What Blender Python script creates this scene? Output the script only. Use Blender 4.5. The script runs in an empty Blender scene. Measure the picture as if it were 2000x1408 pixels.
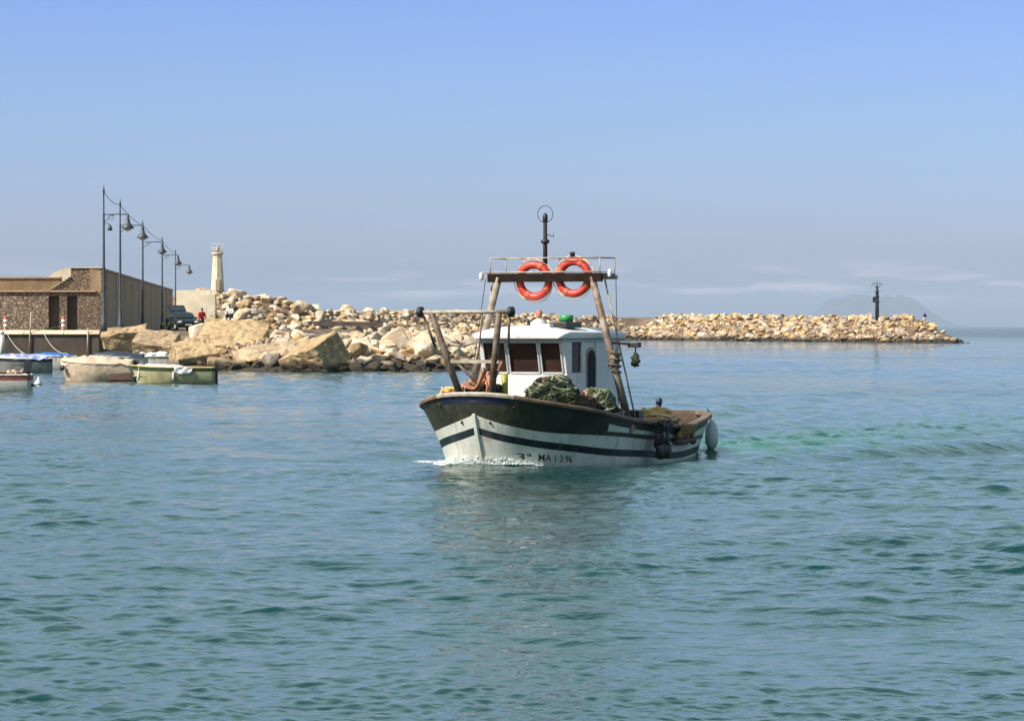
import bpy, bmesh, math, random
import numpy as np
from mathutils import Vector, Matrix, noise

random.seed(7); RNG = np.random.default_rng(7)
PI = math.pi
SC = bpy.context.scene
COL = SC.collection

# ------------------------------------------------------------------ camera, sky, sun, exposure
CAM_H = 2.3
FPX = 6000.0                      # focal length in pixels of the 2000 px wide photograph
HORIZON = 637.0
cd = bpy.data.cameras.new('camera')
cd.sensor_width = 36.0; cd.sensor_fit = 'HORIZONTAL'
cd.lens = 36.0 * FPX / 2000.0
cd.clip_start = 0.5; cd.clip_end = 80000.0
cam = bpy.data.objects.new('camera', cd); COL.objects.link(cam)
cam.location = (0, 0, CAM_H)
cam.rotation_euler = (PI / 2 - math.atan((704 - HORIZON) / FPX), 0, 0)
SC.camera = cam

SUN_DIR = Vector((-0.63, -0.36, 0.69)).normalized()     # towards the sun
SUN_EL = math.asin(SUN_DIR.z); SUN_ROT = math.atan2(SUN_DIR.x, SUN_DIR.y)
sd = bpy.data.lights.new('sun', 'SUN'); sd.energy = 4.8; sd.angle = math.radians(0.5); sd.color = (1.0, 0.93, 0.82)
sun = bpy.data.objects.new('sun', sd); COL.objects.link(sun)
sun.rotation_euler = SUN_DIR.to_track_quat('Z', 'Y').to_euler()

world = bpy.data.worlds.new('World'); SC.world = world; world.use_nodes = True
wn = world.node_tree.nodes; wl = world.node_tree.links; wn.clear()
w_out = wn.new('ShaderNodeOutputWorld'); w_bg = wn.new('ShaderNodeBackground')
sky = wn.new('ShaderNodeTexSky'); sky.sky_type = 'NISHITA'; sky.sun_disc = False
sky.sun_elevation = SUN_EL; sky.sun_rotation = SUN_ROT
sky.air_density = 1.0; sky.dust_density = 1.0; sky.ozone_density = 2.0
w_bg.inputs['Strength'].default_value = 0.086
tc = wn.new('ShaderNodeTexCoord'); sep = wn.new('ShaderNodeSeparateXYZ')
wl.new(tc.outputs['Generated'], sep.inputs[0])
ramp = wn.new('ShaderNodeValToRGB')
cr = ramp.color_ramp
SKY_RAMP = [(0.0, (0.60, 0.65, 1.0)), (0.012, (0.66, 0.73, 1.17)), (0.03, (0.72, 0.80, 1.27)), (0.055, (0.66, 0.79, 1.25)), (0.107, (0.57, 0.71, 1.24)), (0.13, (0.95, 1.04, 1.16)), (0.16, (1.30, 1.36, 1.18)), (0.22, (1.85, 1.78, 1.25)), (0.42, (2.3, 2.1, 1.4)), (0.75, (1.25, 1.25, 1.1))]
while len(cr.elements) < len(SKY_RAMP): cr.elements.new(0.5)
for e, (p, c) in zip(cr.elements, SKY_RAMP):
    e.position = p; e.color = (c[0], c[1], c[2], 1)
wl.new(sep.outputs['Z'], ramp.inputs[0])
mul = wn.new('ShaderNodeMix'); mul.data_type = 'RGBA'; mul.blend_type = 'MULTIPLY'; mul.inputs[0].default_value = 1.0
wl.new(sky.outputs[0], mul.inputs[6]); wl.new(ramp.outputs[0], mul.inputs[7])
# thin low clouds just above the sea horizon
cmap = wn.new('ShaderNodeMapping'); cmap.inputs['Scale'].default_value = (14.0, 14.0, 130.0)
wl.new(tc.outputs['Generated'], cmap.inputs[0])
cno = wn.new('ShaderNodeTexNoise'); cno.inputs['Scale'].default_value = 1.6; cno.inputs['Detail'].default_value = 4.0
wl.new(cmap.outputs[0], cno.inputs['Vector'])
cth = wn.new('ShaderNodeMapRange'); cth.inputs[1].default_value = 0.50; cth.inputs[2].default_value = 0.74
wl.new(cno.outputs[0], cth.inputs[0])
cband = wn.new('ShaderNodeValToRGB'); cb = cband.color_ramp
while len(cb.elements) < 4: cb.elements.new(0.5)
for e, (p, v) in zip(cb.elements, [(0.006, 0.0), (0.0115, 1.0), (0.0135, 0.8), (0.022, 0.0)]):
    e.position = p; e.color = (v, v, v, 1)
wl.new(sep.outputs['Z'], cband.inputs[0])
cmul = wn.new('ShaderNodeMath'); cmul.operation = 'MULTIPLY'
wl.new(cth.outputs[0], cmul.inputs[0]); wl.new(cband.outputs[0], cmul.inputs[1])
cmul2 = wn.new('ShaderNodeMath'); cmul2.operation = 'MULTIPLY'; cmul2.inputs[1].default_value = 0.9
wl.new(cmul.outputs[0], cmul2.inputs[0])
cmix = wn.new('ShaderNodeMix'); cmix.data_type = 'RGBA'
cmix.inputs[7].default_value = (9.6, 7.6, 8.6, 1)
wl.new(cmul2.outputs[0], cmix.inputs[0]); wl.new(mul.outputs[2], cmix.inputs[6])
wl.new(cmix.outputs[2], w_bg.inputs['Color']); wl.new(w_bg.outputs[0], w_out.inputs[0])

SC.view_settings.view_transform = 'Standard'; SC.view_settings.look = 'None'
SC.view_settings.exposure = 0.65; SC.view_settings.gamma = 1.0; SC.view_settings.use_curve_mapping = False
SC.render.engine = 'CYCLES'
SC.cycles.use_denoising = True
SC.cycles.max_bounces = 6; SC.cycles.volume_bounces = 0; SC.cycles.caustics_reflective = False; SC.cycles.caustics_refractive = False
SC.cycles.sample_clamp_indirect = 4.0

# ------------------------------------------------------------------ helpers
def P(px, py, d):
    return Vector(((px - 1000.0) / FPX * d, d, CAM_H - (py - HORIZON) / FPX * d))

def tag(o, label=None, cat=None, group=None, kind=None):
    if label: o['label'] = label
    if cat: o['category'] = cat
    if group: o['group'] = group
    if kind: o['kind'] = kind
    return o

def empty(name, loc, rz=0.0, label=None, cat=None, group=None):
    o = bpy.data.objects.new(name, None); COL.objects.link(o)
    o.empty_display_size = 0.2
    o.location = loc; o.rotation_euler = (0, 0, rz)
    return tag(o, label, cat, group)

def ortho(d):
    d = d.normalized()
    a = Vector((0, 0, 1)) if abs(d.z) < 0.9 else Vector((1, 0, 0))
    u = d.cross(a).normalized(); return u, d.cross(u).normalized()

class MB:
    def __init__(s): s.v = []; s.f = []; s.m = []; s.mi = 0; s.sm = []; s.smooth = False
    def add(s, vs, fs):
        n = len(s.v); s.v += [tuple(p) for p in vs]
        for f in fs: s.f.append([i + n for i in f]); s.m.append(s.mi); s.sm.append(s.smooth)
    def box(s, c, size, rz=0.0, rot=None, taper=1.0):
        c = Vector(c); hx, hy, hz = size[0] / 2, size[1] / 2, size[2] / 2
        R = rot if rot is not None else Matrix.Rotation(rz, 3, 'Z')
        vs = []
        for z, k in ((-hz, 1.0), (hz, taper)):
            for x, y in ((-hx, -hy), (hx, -hy), (hx, hy), (-hx, hy)):
                vs.append(c + R @ Vector((x * k, y * k, z)))
        s.add(vs, [[3, 2, 1, 0], [4, 5, 6, 7], [0, 1, 5, 4], [1, 2, 6, 5], [2, 3, 7, 6], [3, 0, 4, 7]]); return s
    def bar(s, a, b, w, h=None):
        a = Vector(a); b = Vector(b); h = h or w; u, v = ortho(b - a); vs = []
        for p in (a, b):
            for i, j in ((-1, -1), (1, -1), (1, 1), (-1, 1)): vs.append(p + u * (i * w / 2) + v * (j * h / 2))
        s.add(vs, [[3, 2, 1, 0], [4, 5, 6, 7], [0, 1, 5, 4], [1, 2, 6, 5], [2, 3, 7, 6], [3, 0, 4, 7]]); return s
    def tube(s, path, r, n=8, r1=None, closed=False):
        path = [Vector(p) for p in path]; m = len(path); vs = []; fs = []
        up = None
        for i, p in enumerate(path):
            if closed: d = path[(i + 1) % m] - path[i - 1]
            else: d = path[min(i + 1, m - 1)] - path[max(i - 1, 0)]
            d = d.normalized() if d.length > 1e-9 else Vector((0, 0, 1))
            if up is None: up, _ = ortho(d)
            up = (up - d * up.dot(d)); up = up.normalized() if up.length > 1e-6 else ortho(d)[0]
            w = d.cross(up)
            rr = r if r1 is None else r + (r1 - r) * i / max(1, m - 1)
            for k in range(n):
                a = 2 * PI * k / n; vs.append(p + (up * math.cos(a) + w * math.sin(a)) * rr)
        for i in range(m if closed else m - 1):
            j = (i + 1) % m
            for k in range(n): fs.append([i * n + k, i * n + (k + 1) % n, j * n + (k + 1) % n, j * n + k])
        if not closed:
            fs.append(list(range(n))[::-1]); fs.append([(m - 1) * n + k for k in range(n)])
        o = s.smooth; s.smooth = True; s.add(vs, fs); s.smooth = o; return s
    def cyl(s, a, b, r, r1=None, n=12): return s.tube([a, b], r, n, r1)
    def lathe(s, prof, c=(0, 0, 0), n=16, smooth=True):
        c = Vector(c); vs = []; fs = []
        for r, z in prof:
            for k in range(n):
                a = 2 * PI * k / n; vs.append(c + Vector((r * math.cos(a), r * math.sin(a), z)))
        for i in range(len(prof) - 1):
            for k in range(n): fs.append([i * n + k, i * n + (k + 1) % n, (i + 1) * n + (k + 1) % n, (i + 1) * n + k])
        fs.append(list(range(n))[::-1]); fs.append([(len(prof) - 1) * n + k for k in range(n)])
        o = s.smooth; s.smooth = smooth; s.add(vs, fs); s.smooth = o; return s
    def prism(s, poly, z0, z1):
        n = len(poly); vs = [(p[0], p[1], z0) for p in poly] + [(p[0], p[1], z1) for p in poly]
        s.add(vs, [list(range(n))[::-1], list(range(n, 2 * n))] + [[i, (i + 1) % n, n + (i + 1) % n, n + i] for i in range(n)]); return s
    def extr(s, poly, off):
        off = Vector(off); n = len(poly); vs = [Vector(p) for p in poly] + [Vector(p) + off for p in poly]
        s.add(vs, [list(range(n))[::-1], list(range(n, 2 * n))] + [[i, (i + 1) % n, n + (i + 1) % n, n + i] for i in range(n)]); return s
    def blob(s, c, size, sub=2, amp=0.15, seed=0, fr=1.5, rot=None):
        bm = bmesh.new(); bmesh.ops.create_icosphere(bm, subdivisions=sub, radius=1.0)
        c = Vector(c); vs = []
        for v in bm.verts:
            p = v.co.copy(); q = p * fr + Vector((seed * 7.3, seed * 3.1, seed * 1.7))
            k = 1 + amp * noise.noise(q) * 2
            p = Vector((p.x * size[0] * k, p.y * size[1] * k, p.z * size[2] * k))
            if rot is not None: p = rot @ p
            vs.append(c + p)
        bm.verts.index_update()
        fs = [[v.index for v in f.verts] for f in bm.faces]; bm.free()
        o = s.smooth; s.smooth = True; s.add(vs, fs); s.smooth = o; return s
    def mesh(s, name, mats):
        me = bpy.data.meshes.new(name); me.from_pydata(s.v, [], s.f)
        for m in (mats if isinstance(mats, (list, tuple)) else [mats]): me.materials.append(m)
        me.polygons.foreach_set('material_index', s.m); me.polygons.foreach_set('use_smooth', s.sm)
        me.validate(); me.update(); return me
    def build(s, name, mats, parent=None, loc=(0, 0, 0), rz=0.0, bevel=0.0, fixn=True):
        me = s.mesh(name, mats)
        if fixn:
            bm = bmesh.new(); bm.from_mesh(me); bmesh.ops.recalc_face_normals(bm, faces=bm.faces); bm.to_mesh(me); bm.free()
        o = bpy.data.objects.new(name, me); COL.objects.link(o)
        o.location = loc; o.rotation_euler = (0, 0, rz)
        if parent is not None: o.parent = parent
        if bevel:
            b = o.modifiers.new('bevel', 'BEVEL'); b.width = bevel; b.segments = 2; b.limit_method = 'ANGLE'; b.angle_limit = math.radians(40)
        return o

def new_mat(name):
    m = bpy.data.materials.new(name); m.use_nodes = True
    nt = m.node_tree; b = nt.nodes['Principled BSDF']; return m, nt.nodes, nt.links, b

def mat(name, c1, c2=None, rough=0.6, scale=4.0, bump=0.0, bscale=None, metal=0.0, stretch=(1, 1, 1), spec=0.5, detail=6.0, lo=0.35, hi=0.65, island=0.0, objrand=0.0, tide=None, streak=0.0, streak_col=(0.16, 0.09, 0.045)):
    m, n, l, b = new_mat(name)
    b.inputs['Roughness'].default_value = rough; b.inputs['Metallic'].default_value = metal
    b.inputs['Specular IOR Level'].default_value = spec
    tcn = n.new('ShaderNodeTexCoord'); mp = n.new('ShaderNodeMapping'); mp.inputs['Scale'].default_value = stretch
    l.new(tcn.outputs['Object'], mp.inputs[0])
    no = n.new('ShaderNodeTexNoise'); no.inputs['Scale'].default_value = scale; no.inputs['Detail'].default_value = detail
    l.new(mp.outputs[0], no.inputs['Vector'])
    mr = n.new('ShaderNodeMapRange'); mr.inputs[1].default_value = lo; mr.inputs[2].default_value = hi
    l.new(no.outputs[0], mr.inputs[0])
    mx = n.new('ShaderNodeMix'); mx.data_type = 'RGBA'
    c2 = c2 or tuple(x * 0.78 for x in c1)
    mx.inputs[6].default_value = (*c1, 1); mx.inputs[7].default_value = (*c2, 1)
    l.new(mr.outputs[0], mx.inputs[0]); col = mx.outputs[2]
    if island or objrand:
        hs = n.new('ShaderNodeHueSaturation')
        rnd = n.new('ShaderNodeObjectInfo').outputs['Random'] if objrand else n.new('ShaderNodeNewGeometry').outputs['Random Per Island']
        k = island or objrand
        r2 = n.new('ShaderNodeMapRange'); r2.inputs[3].default_value = 1 - k; r2.inputs[4].default_value = 1 + k
        l.new(rnd, r2.inputs[0]); l.new(r2.outputs[0], hs.inputs['Value'])
        fr = n.new('ShaderNodeMath'); fr.operation = 'MULTIPLY'; fr.inputs[1].default_value = 7.31; l.new(rnd, fr.inputs[0])
        fc = n.new('ShaderNodeMath'); fc.operation = 'FRACT'; l.new(fr.outputs[0], fc.inputs[0])
        r3 = n.new('ShaderNodeMapRange'); r3.inputs[3].default_value = 1 - k * 1.1; r3.inputs[4].default_value = 1 + k * 0.7
        l.new(fc.outputs[0], r3.inputs[0]); l.new(r3.outputs[0], hs.inputs['Saturation'])
        l.new(col, hs.inputs['Color']); col = hs.outputs[0]
    if streak:
        ms = n.new('ShaderNodeMapping'); ms.inputs['Scale'].default_value = (9.0, 9.0, 0.9); l.new(tcn.outputs['Object'], ms.inputs[0])
        n5 = n.new('ShaderNodeTexNoise'); n5.inputs['Scale'].default_value = 1.0; n5.inputs['Detail'].default_value = 5.0; l.new(ms.outputs[0], n5.inputs['Vector'])
        n6 = n.new('ShaderNodeTexNoise'); n6.inputs['Scale'].default_value = 22.0; n6.inputs['Detail'].default_value = 4.0; l.new(tcn.outputs['Object'], n6.inputs['Vector'])
        r5 = n.new('ShaderNodeMapRange'); r5.inputs[1].default_value = 0.54; r5.inputs[2].default_value = 0.74; r5.inputs[4].default_value = streak; l.new(n5.outputs[0], r5.inputs[0])
        r6 = n.new('ShaderNodeMapRange'); r6.inputs[1].default_value = 0.60; r6.inputs[2].default_value = 0.70; r6.inputs[4].default_value = streak; l.new(n6.outputs[0], r6.inputs[0])
        mxx = n.new('ShaderNodeMath'); mxx.operation = 'MAXIMUM'; l.new(r5.outputs[0], mxx.inputs[0]); l.new(r6.outputs[0], mxx.inputs[1])
        m5 = n.new('ShaderNodeMix'); m5.data_type = 'RGBA'; m5.inputs[7].default_value = (*streak_col, 1)
        l.new(mxx.outputs[0], m5.inputs[0]); l.new(col, m5.inputs[6]); col = m5.outputs[2]
    if tide:
        ge = n.new('ShaderNodeNewGeometry'); sp = n.new('ShaderNodeSeparateXYZ'); l.new(ge.outputs['Position'], sp.inputs[0])
        n2 = n.new('ShaderNodeTexNoise'); n2.inputs['Scale'].default_value = 0.9; l.new(ge.outputs['Position'], n2.inputs['Vector'])
        ad = n.new('ShaderNodeMath'); ad.operation = 'MULTIPLY_ADD'; ad.inputs[1].default_value = -tide * 1.4; l.new(n2.outputs[0], ad.inputs[0]); l.new(sp.outputs['Z'], ad.inputs[2])
        r4 = n.new('ShaderNodeMapRange'); r4.inputs[1].default_value = -tide * 0.28; r4.inputs[2].default_value = tide * 0.2
        r4.inputs[3].default_value = 1.0; r4.inputs[4].default_value = 0.0; l.new(ad.outputs[0], r4.inputs[0])
        m2 = n.new('ShaderNodeMix'); m2.data_type = 'RGBA'; m2.inputs[7].default_value = (0.035, 0.026, 0.016, 1)
        l.new(r4.outputs[0], m2.inputs[0]); l.new(col, m2.inputs[6]); col = m2.outputs[2]
    l.new(col, b.inputs['Base Color'])
    if bump:
        nb = n.new('ShaderNodeTexNoise'); nb.inputs['Scale'].default_value = bscale or scale * 3; nb.inputs['Detail'].default_value = 5
        l.new(mp.outputs[0], nb.inputs['Vector'])
        bu = n.new('ShaderNodeBump'); bu.inputs['Strength'].default_value = bump; bu.inputs['Distance'].default_value = 0.06
        l.new(nb.outputs[0], bu.inputs['Height']); l.new(bu.outputs[0], b.inputs['Normal'])
    return m

M = {}
M['hull_white'] = mat('hull_white', (0.64, 0.64, 0.58), (0.48, 0.46, 0.39), 0.4, 2.6, 0.1, 9, lo=0.42, hi=0.78, stretch=(1, 1, 0.5), streak=0.42)
M['hull_dark'] = mat('hull_dark', (0.018, 0.021, 0.014), (0.036, 0.036, 0.02), 0.5, 2.2, 0.2, 8, lo=0.4, hi=0.7, streak=0.7, streak_col=(0.07, 0.062, 0.042))
M['hull_teal'] = mat('hull_teal', (0.007, 0.017, 0.022), (0.012, 0.024, 0.03), 0.5, 3.0, streak=0.5, streak_col=(0.08, 0.08, 0.07), spec=0.3)
M['hull_blue'] = mat('hull_blue', (0.010, 0.014, 0.045), (0.016, 0.02, 0.05), 0.4, 4.0)
M['antifoul'] = mat('antifoul', (0.05, 0.10, 0.07), (0.03, 0.06, 0.045), 0.6, 4.0)
M['rail_wood'] = mat('rail_wood', (0.22, 0.14, 0.085), (0.10, 0.065, 0.045), 0.6, 3.0, 0.2, 14)
M['inner_wood'] = mat('inner_wood', (0.075, 0.045, 0.028), (0.035, 0.022, 0.016), 0.7, 3.0, 0.2, 14)
M['deck'] = mat('deck', (0.13, 0.105, 0.08), (0.07, 0.055, 0.042), 0.7, 3.0)
M['cabin_white'] = mat('cabin_white', (0.66, 0.64, 0.63), (0.54, 0.52, 0.50), 0.4, 1.8, 0.05, 10, lo=0.45, hi=0.8, streak=0.32, streak_col=(0.22, 0.13, 0.07))
M['grey_white'] = mat('grey_white', (0.55, 0.55, 0.55), (0.42, 0.42, 0.42), 0.5, 3)
M['glass'] = mat('glass', (0.026, 0.015, 0.013), (0.05, 0.03, 0.024), 0.12, 2.0, spec=0.12)
M['door_tan'] = mat('door_tan', (0.36, 0.32, 0.27), (0.27, 0.23, 0.19), 0.6, 4)
M['door_dark'] = mat('door_dark', (0.012, 0.012, 0.016), (0.02, 0.02, 0.026), 0.5, 4, spec=0.05)
M['rust_steel'] = mat('rust_steel', (0.15, 0.115, 0.085), (0.075, 0.045, 0.028), 0.6, 6.0, 0.25, 20, lo=0.4, hi=0.62)
M['pale_steel'] = mat('pale_steel', (0.36, 0.32, 0.26), (0.20, 0.13, 0.08), 0.55, 5.0, 0.2, 16, lo=0.45, hi=0.7)
M['dark_rust'] = mat('dark_rust', (0.022, 0.013, 0.010), (0.012, 0.008, 0.006), 0.9, 6.0, 0.2, 20, spec=0.1)
M['dark_steel'] = mat('dark_steel', (0.022, 0.019, 0.018), (0.04, 0.03, 0.024), 0.7, 6, spec=0.2)
M['leg_steel'] = mat('leg_steel', (0.27, 0.22, 0.17), (0.11, 0.065, 0.04), 0.6, 4.0, 0.25, 16, lo=0.42, hi=0.62)
M['black'] = mat('black', (0.012, 0.013, 0.016), (0.022, 0.022, 0.026), 0.5, 6)
M['buoy_orange'] = mat('buoy_orange', (0.56, 0.042, 0.016), (0.42, 0.03, 0.014), 0.45, 6.0)
M['buoy_band'] = mat('buoy_band', (0.55, 0.11, 0.055), (0.45, 0.09, 0.045), 0.45, 6.0)
M['net_green'] = mat('net_green', (0.02, 0.034, 0.018), (0.05, 0.055, 0.026), 0.9, 9.0, 0.9, 26)
M['net_strand'] = mat('net_strand', (0.035, 0.05, 0.022), (0.085, 0.10, 0.045), 0.9, 5.0, island=0.45)
M['net_strand_pale'] = mat('net_strand_pale', (0.26, 0.27, 0.14), (0.12, 0.15, 0.07), 0.9, 5.0, island=0.4)
M['net_brown'] = mat('net_brown', (0.085, 0.04, 0.025), (0.04, 0.022, 0.016), 0.9, 8.0, 0.9, 24)
M['brown_strand'] = mat('brown_strand', (0.20, 0.10, 0.06), (0.10, 0.05, 0.03), 0.9, 5.0, island=0.4)
M['rope_orange'] = mat('rope_orange', (0.50, 0.22, 0.11), (0.33, 0.12, 0.06), 0.8, 12.0)
M['rope_pale'] = mat('rope_pale', (0.55, 0.50, 0.42), (0.38, 0.34, 0.27), 0.85, 12.0)
M['rope_tan'] = mat('rope_tan', (0.74, 0.54, 0.22), (0.55, 0.27, 0.09), 0.85, 8.0, island=0.35)
M['tan_net'] = mat('tan_net', (0.42, 0.26, 0.09), (0.16, 0.07, 0.03), 0.9, 7.0, 0.9, 22)
M['yellow'] = mat('yellow', (0.36, 0.36, 0.03), (0.24, 0.24, 0.03), 0.5, 5)
M['green_plastic'] = mat('green_plastic', (0.04, 0.30, 0.10), (0.03, 0.2, 0.07), 0.4, 5)
M['fender'] = mat('fender', (0.55, 0.55, 0.55), (0.40, 0.41, 0.40), 0.45, 3.0)
M['letter'] = mat('letter', (0.014, 0.016, 0.014), (0.03, 0.03, 0.03), 0.5, 9)
M['foam'] = mat('foam', (0.62, 0.65, 0.63), (0.5, 0.55, 0.53), 0.85, 12.0)
M['rock'] = mat('rock', (0.49, 0.36, 0.215), (0.22, 0.14, 0.075), 0.9, 1.8, 1.0, 4.5, objrand=0.42, tide=0.85)
M['rock_far'] = mat('rock_far', (0.52, 0.385, 0.235), (0.25, 0.16, 0.085), 0.9, 1.2, 0.9, 3.0, island=0.42, tide=1.0)
M['rock_white'] = mat('rock_white', (0.62, 0.505, 0.36), (0.36, 0.26, 0.16), 0.9, 1.8, 1.0, 4.8, objrand=0.16, tide=0.75)
M['block'] = mat('block', (0.44, 0.315, 0.175), (0.22, 0.145, 0.075), 0.9, 2.6, 0.9, 6.0, objrand=0.12, tide=0.6)
M['soil'] = mat('soil', (0.20, 0.13, 0.08), (0.09, 0.058, 0.036), 0.95, 0.35, 0.6, 1.5, tide=0.6)  # bare ground, darkened to put the shade of the stone gaps into its colour
M['concrete'] = mat('concrete', (0.42, 0.37, 0.29), (0.30, 0.25, 0.185), 0.85, 1.2, 0.3, 6)
M['pale_concrete'] = mat('pale_concrete', (0.60, 0.52, 0.41), (0.48, 0.40, 0.31), 0.85, 0.9, 0.3, 5, streak=0.4, streak_col=(0.09, 0.06, 0.045))
M['limewash'] = mat('limewash', (0.74, 0.64, 0.48), (0.60, 0.50, 0.36), 0.85, 0.6, 0.2, 4, streak=0.4, streak_col=(0.09, 0.06, 0.045))
M['coping'] = mat('coping', (0.66, 0.54, 0.37), (0.50, 0.32, 0.22), 0.85, 0.8, 0.2, 6)
M['wall_smooth'] = mat('wall_smooth', (0.42, 0.275, 0.17), (0.29, 0.19, 0.115), 0.9, 1.6, 0.4, 5, stretch=(1, 1, 0.25), streak=0.4, streak_col=(0.09, 0.06, 0.045))
M['wall_upper'] = mat('wall_upper', (0.34, 0.215, 0.11), (0.21, 0.13, 0.07), 0.9, 0.8, 0.4, 5, streak=0.4, streak_col=(0.09, 0.06, 0.045))
M['quay_dark'] = mat('quay_dark', (0.055, 0.038, 0.032), (0.11, 0.08, 0.06), 0.9, 0.9, 0.5, 4, stretch=(1, 1, 0.3), streak=0.4, streak_col=(0.09, 0.06, 0.045))
M['niche'] = mat('niche', (0.10, 0.075, 0.055), (0.15, 0.11, 0.08), 0.9, 1.4)
M['lamp_metal'] = mat('lamp_metal', (0.03, 0.042, 0.06), (0.05, 0.058, 0.07), 0.5, 3)
M['lamp_glass'] = mat('lamp_glass', (0.55, 0.52, 0.46), (0.5, 0.47, 0.4), 0.3, 3)
M['tower_white'] = mat('tower_white', (0.68, 0.585, 0.44), (0.52, 0.43, 0.31), 0.8, 1.2, 0.2, 6, streak=0.4, streak_col=(0.09, 0.06, 0.045))
M['tower_tan'] = mat('tower_tan', (0.46, 0.33, 0.2), (0.34, 0.23, 0.14), 0.8, 1.2)
M['car_paint'] = mat('car_paint', (0.018, 0.023, 0.03), (0.026, 0.03, 0.038), 0.35, 2, spec=0.25)
M['car_glass'] = mat('car_glass', (0.02, 0.035, 0.04), (0.04, 0.055, 0.055), 0.15, 2, spec=0.2)
M['lamp_white'] = mat('lamp_white', (0.75, 0.74, 0.7), None, 0.2, 3)
M['lamp_red'] = mat('lamp_red', (0.35, 0.03, 0.02), None, 0.3, 3)
M['rubber'] = mat('rubber', (0.015, 0.015, 0.015), (0.025, 0.025, 0.025), 0.8, 5)
M['skin'] = mat('skin', (0.42, 0.26, 0.18), None, 0.6, 5)
M['red_cloth'] = mat('red_cloth', (0.52, 0.018, 0.014), (0.38, 0.012, 0.01), 0.85, 6)
M['dark_cloth'] = mat('dark_cloth', (0.016, 0.024, 0.028), (0.03, 0.036, 0.04), 0.9, 6)
M['white_cloth'] = mat('white_cloth', (0.72, 0.71, 0.70), (0.6, 0.6, 0.6), 0.9, 6)
M['blue_cloth'] = mat('blue_cloth', (0.03, 0.05, 0.2), (0.02, 0.03, 0.14), 0.9, 6)
M['grey_cloth'] = mat('grey_cloth', (0.2, 0.2, 0.2), (0.13, 0.13, 0.13), 0.9, 6)
M['hair'] = mat('hair', (0.02, 0.014, 0.01), None, 0.7, 5)
M['boat_cream'] = mat('boat_cream', (0.62, 0.51, 0.38), (0.44, 0.31, 0.2), 0.6, 2.2, 0.2, 8, streak=0.6)
M['boat_rusty'] = mat('boat_rusty', (0.15, 0.075, 0.05), (0.08, 0.045, 0.035), 0.8, 4)
M['boat_olive'] = mat('boat_olive', (0.46, 0.41, 0.24), (0.30, 0.27, 0.14), 0.6, 3, streak=0.6)
M['boat_green'] = mat('boat_green', (0.02, 0.055, 0.025), (0.03, 0.075, 0.035), 0.5, 3, streak=0.6)
M['boat_yellow'] = mat('boat_yellow', (0.50, 0.37, 0.10), (0.36, 0.25, 0.07), 0.6, 3, streak=0.6)
M['boat_grey'] = mat('boat_grey', (0.25, 0.25, 0.23), (0.15, 0.15, 0.14), 0.6, 3, streak=0.6)
M['boat_white'] = mat('boat_white', (0.66, 0.63, 0.58), (0.52, 0.48, 0.42), 0.5, 3, streak=0.6)
M['boat_red'] = mat('boat_red', (0.28, 0.07, 0.05), (0.18, 0.05, 0.04), 0.6, 3, streak=0.6)
M['tarp_blue'] = mat('tarp_blue', (0.02, 0.10, 0.40), (0.03, 0.15, 0.45), 0.6, 2.5, 0.3, 6)
M['tarp_lilac'] = mat('tarp_lilac', (0.52, 0.52, 0.66), (0.16, 0.21, 0.48), 0.6, 2.5, 0.3, 6)
M['tarp_navy'] = mat('tarp_navy', (0.015, 0.025, 0.045), (0.03, 0.04, 0.06), 0.6, 3, 0.3, 7)
M['tarp_beige'] = mat('tarp_beige', (0.56, 0.46, 0.34), (0.46, 0.34, 0.24), 0.75, 2.0, 0.5, 5)
M['red_paint'] = mat('red_paint', (0.42, 0.10, 0.06), (0.34, 0.08, 0.05), 0.6, 5)
M['white_paint'] = mat('white_paint', (0.72, 0.70, 0.66), (0.6, 0.57, 0.52), 0.6, 5)
M['leaf'] = mat('leaf', (0.06, 0.10, 0.02), (0.035, 0.06, 0.014), 0.7, 4, island=0.5)
M['leaf_red'] = mat('leaf_red', (0.28, 0.12, 0.045), (0.17, 0.075, 0.03), 0.8, 4, island=0.4)
M['stem'] = mat('stem', (0.09, 0.055, 0.035), None, 0.9, 5)
M['mountain'] = mat('mountain', (0.06, 0.06, 0.06), (0.03, 0.035, 0.03), 0.95, 0.01, 0.6, 0.03)
M['rubble_stone'] = None

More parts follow.
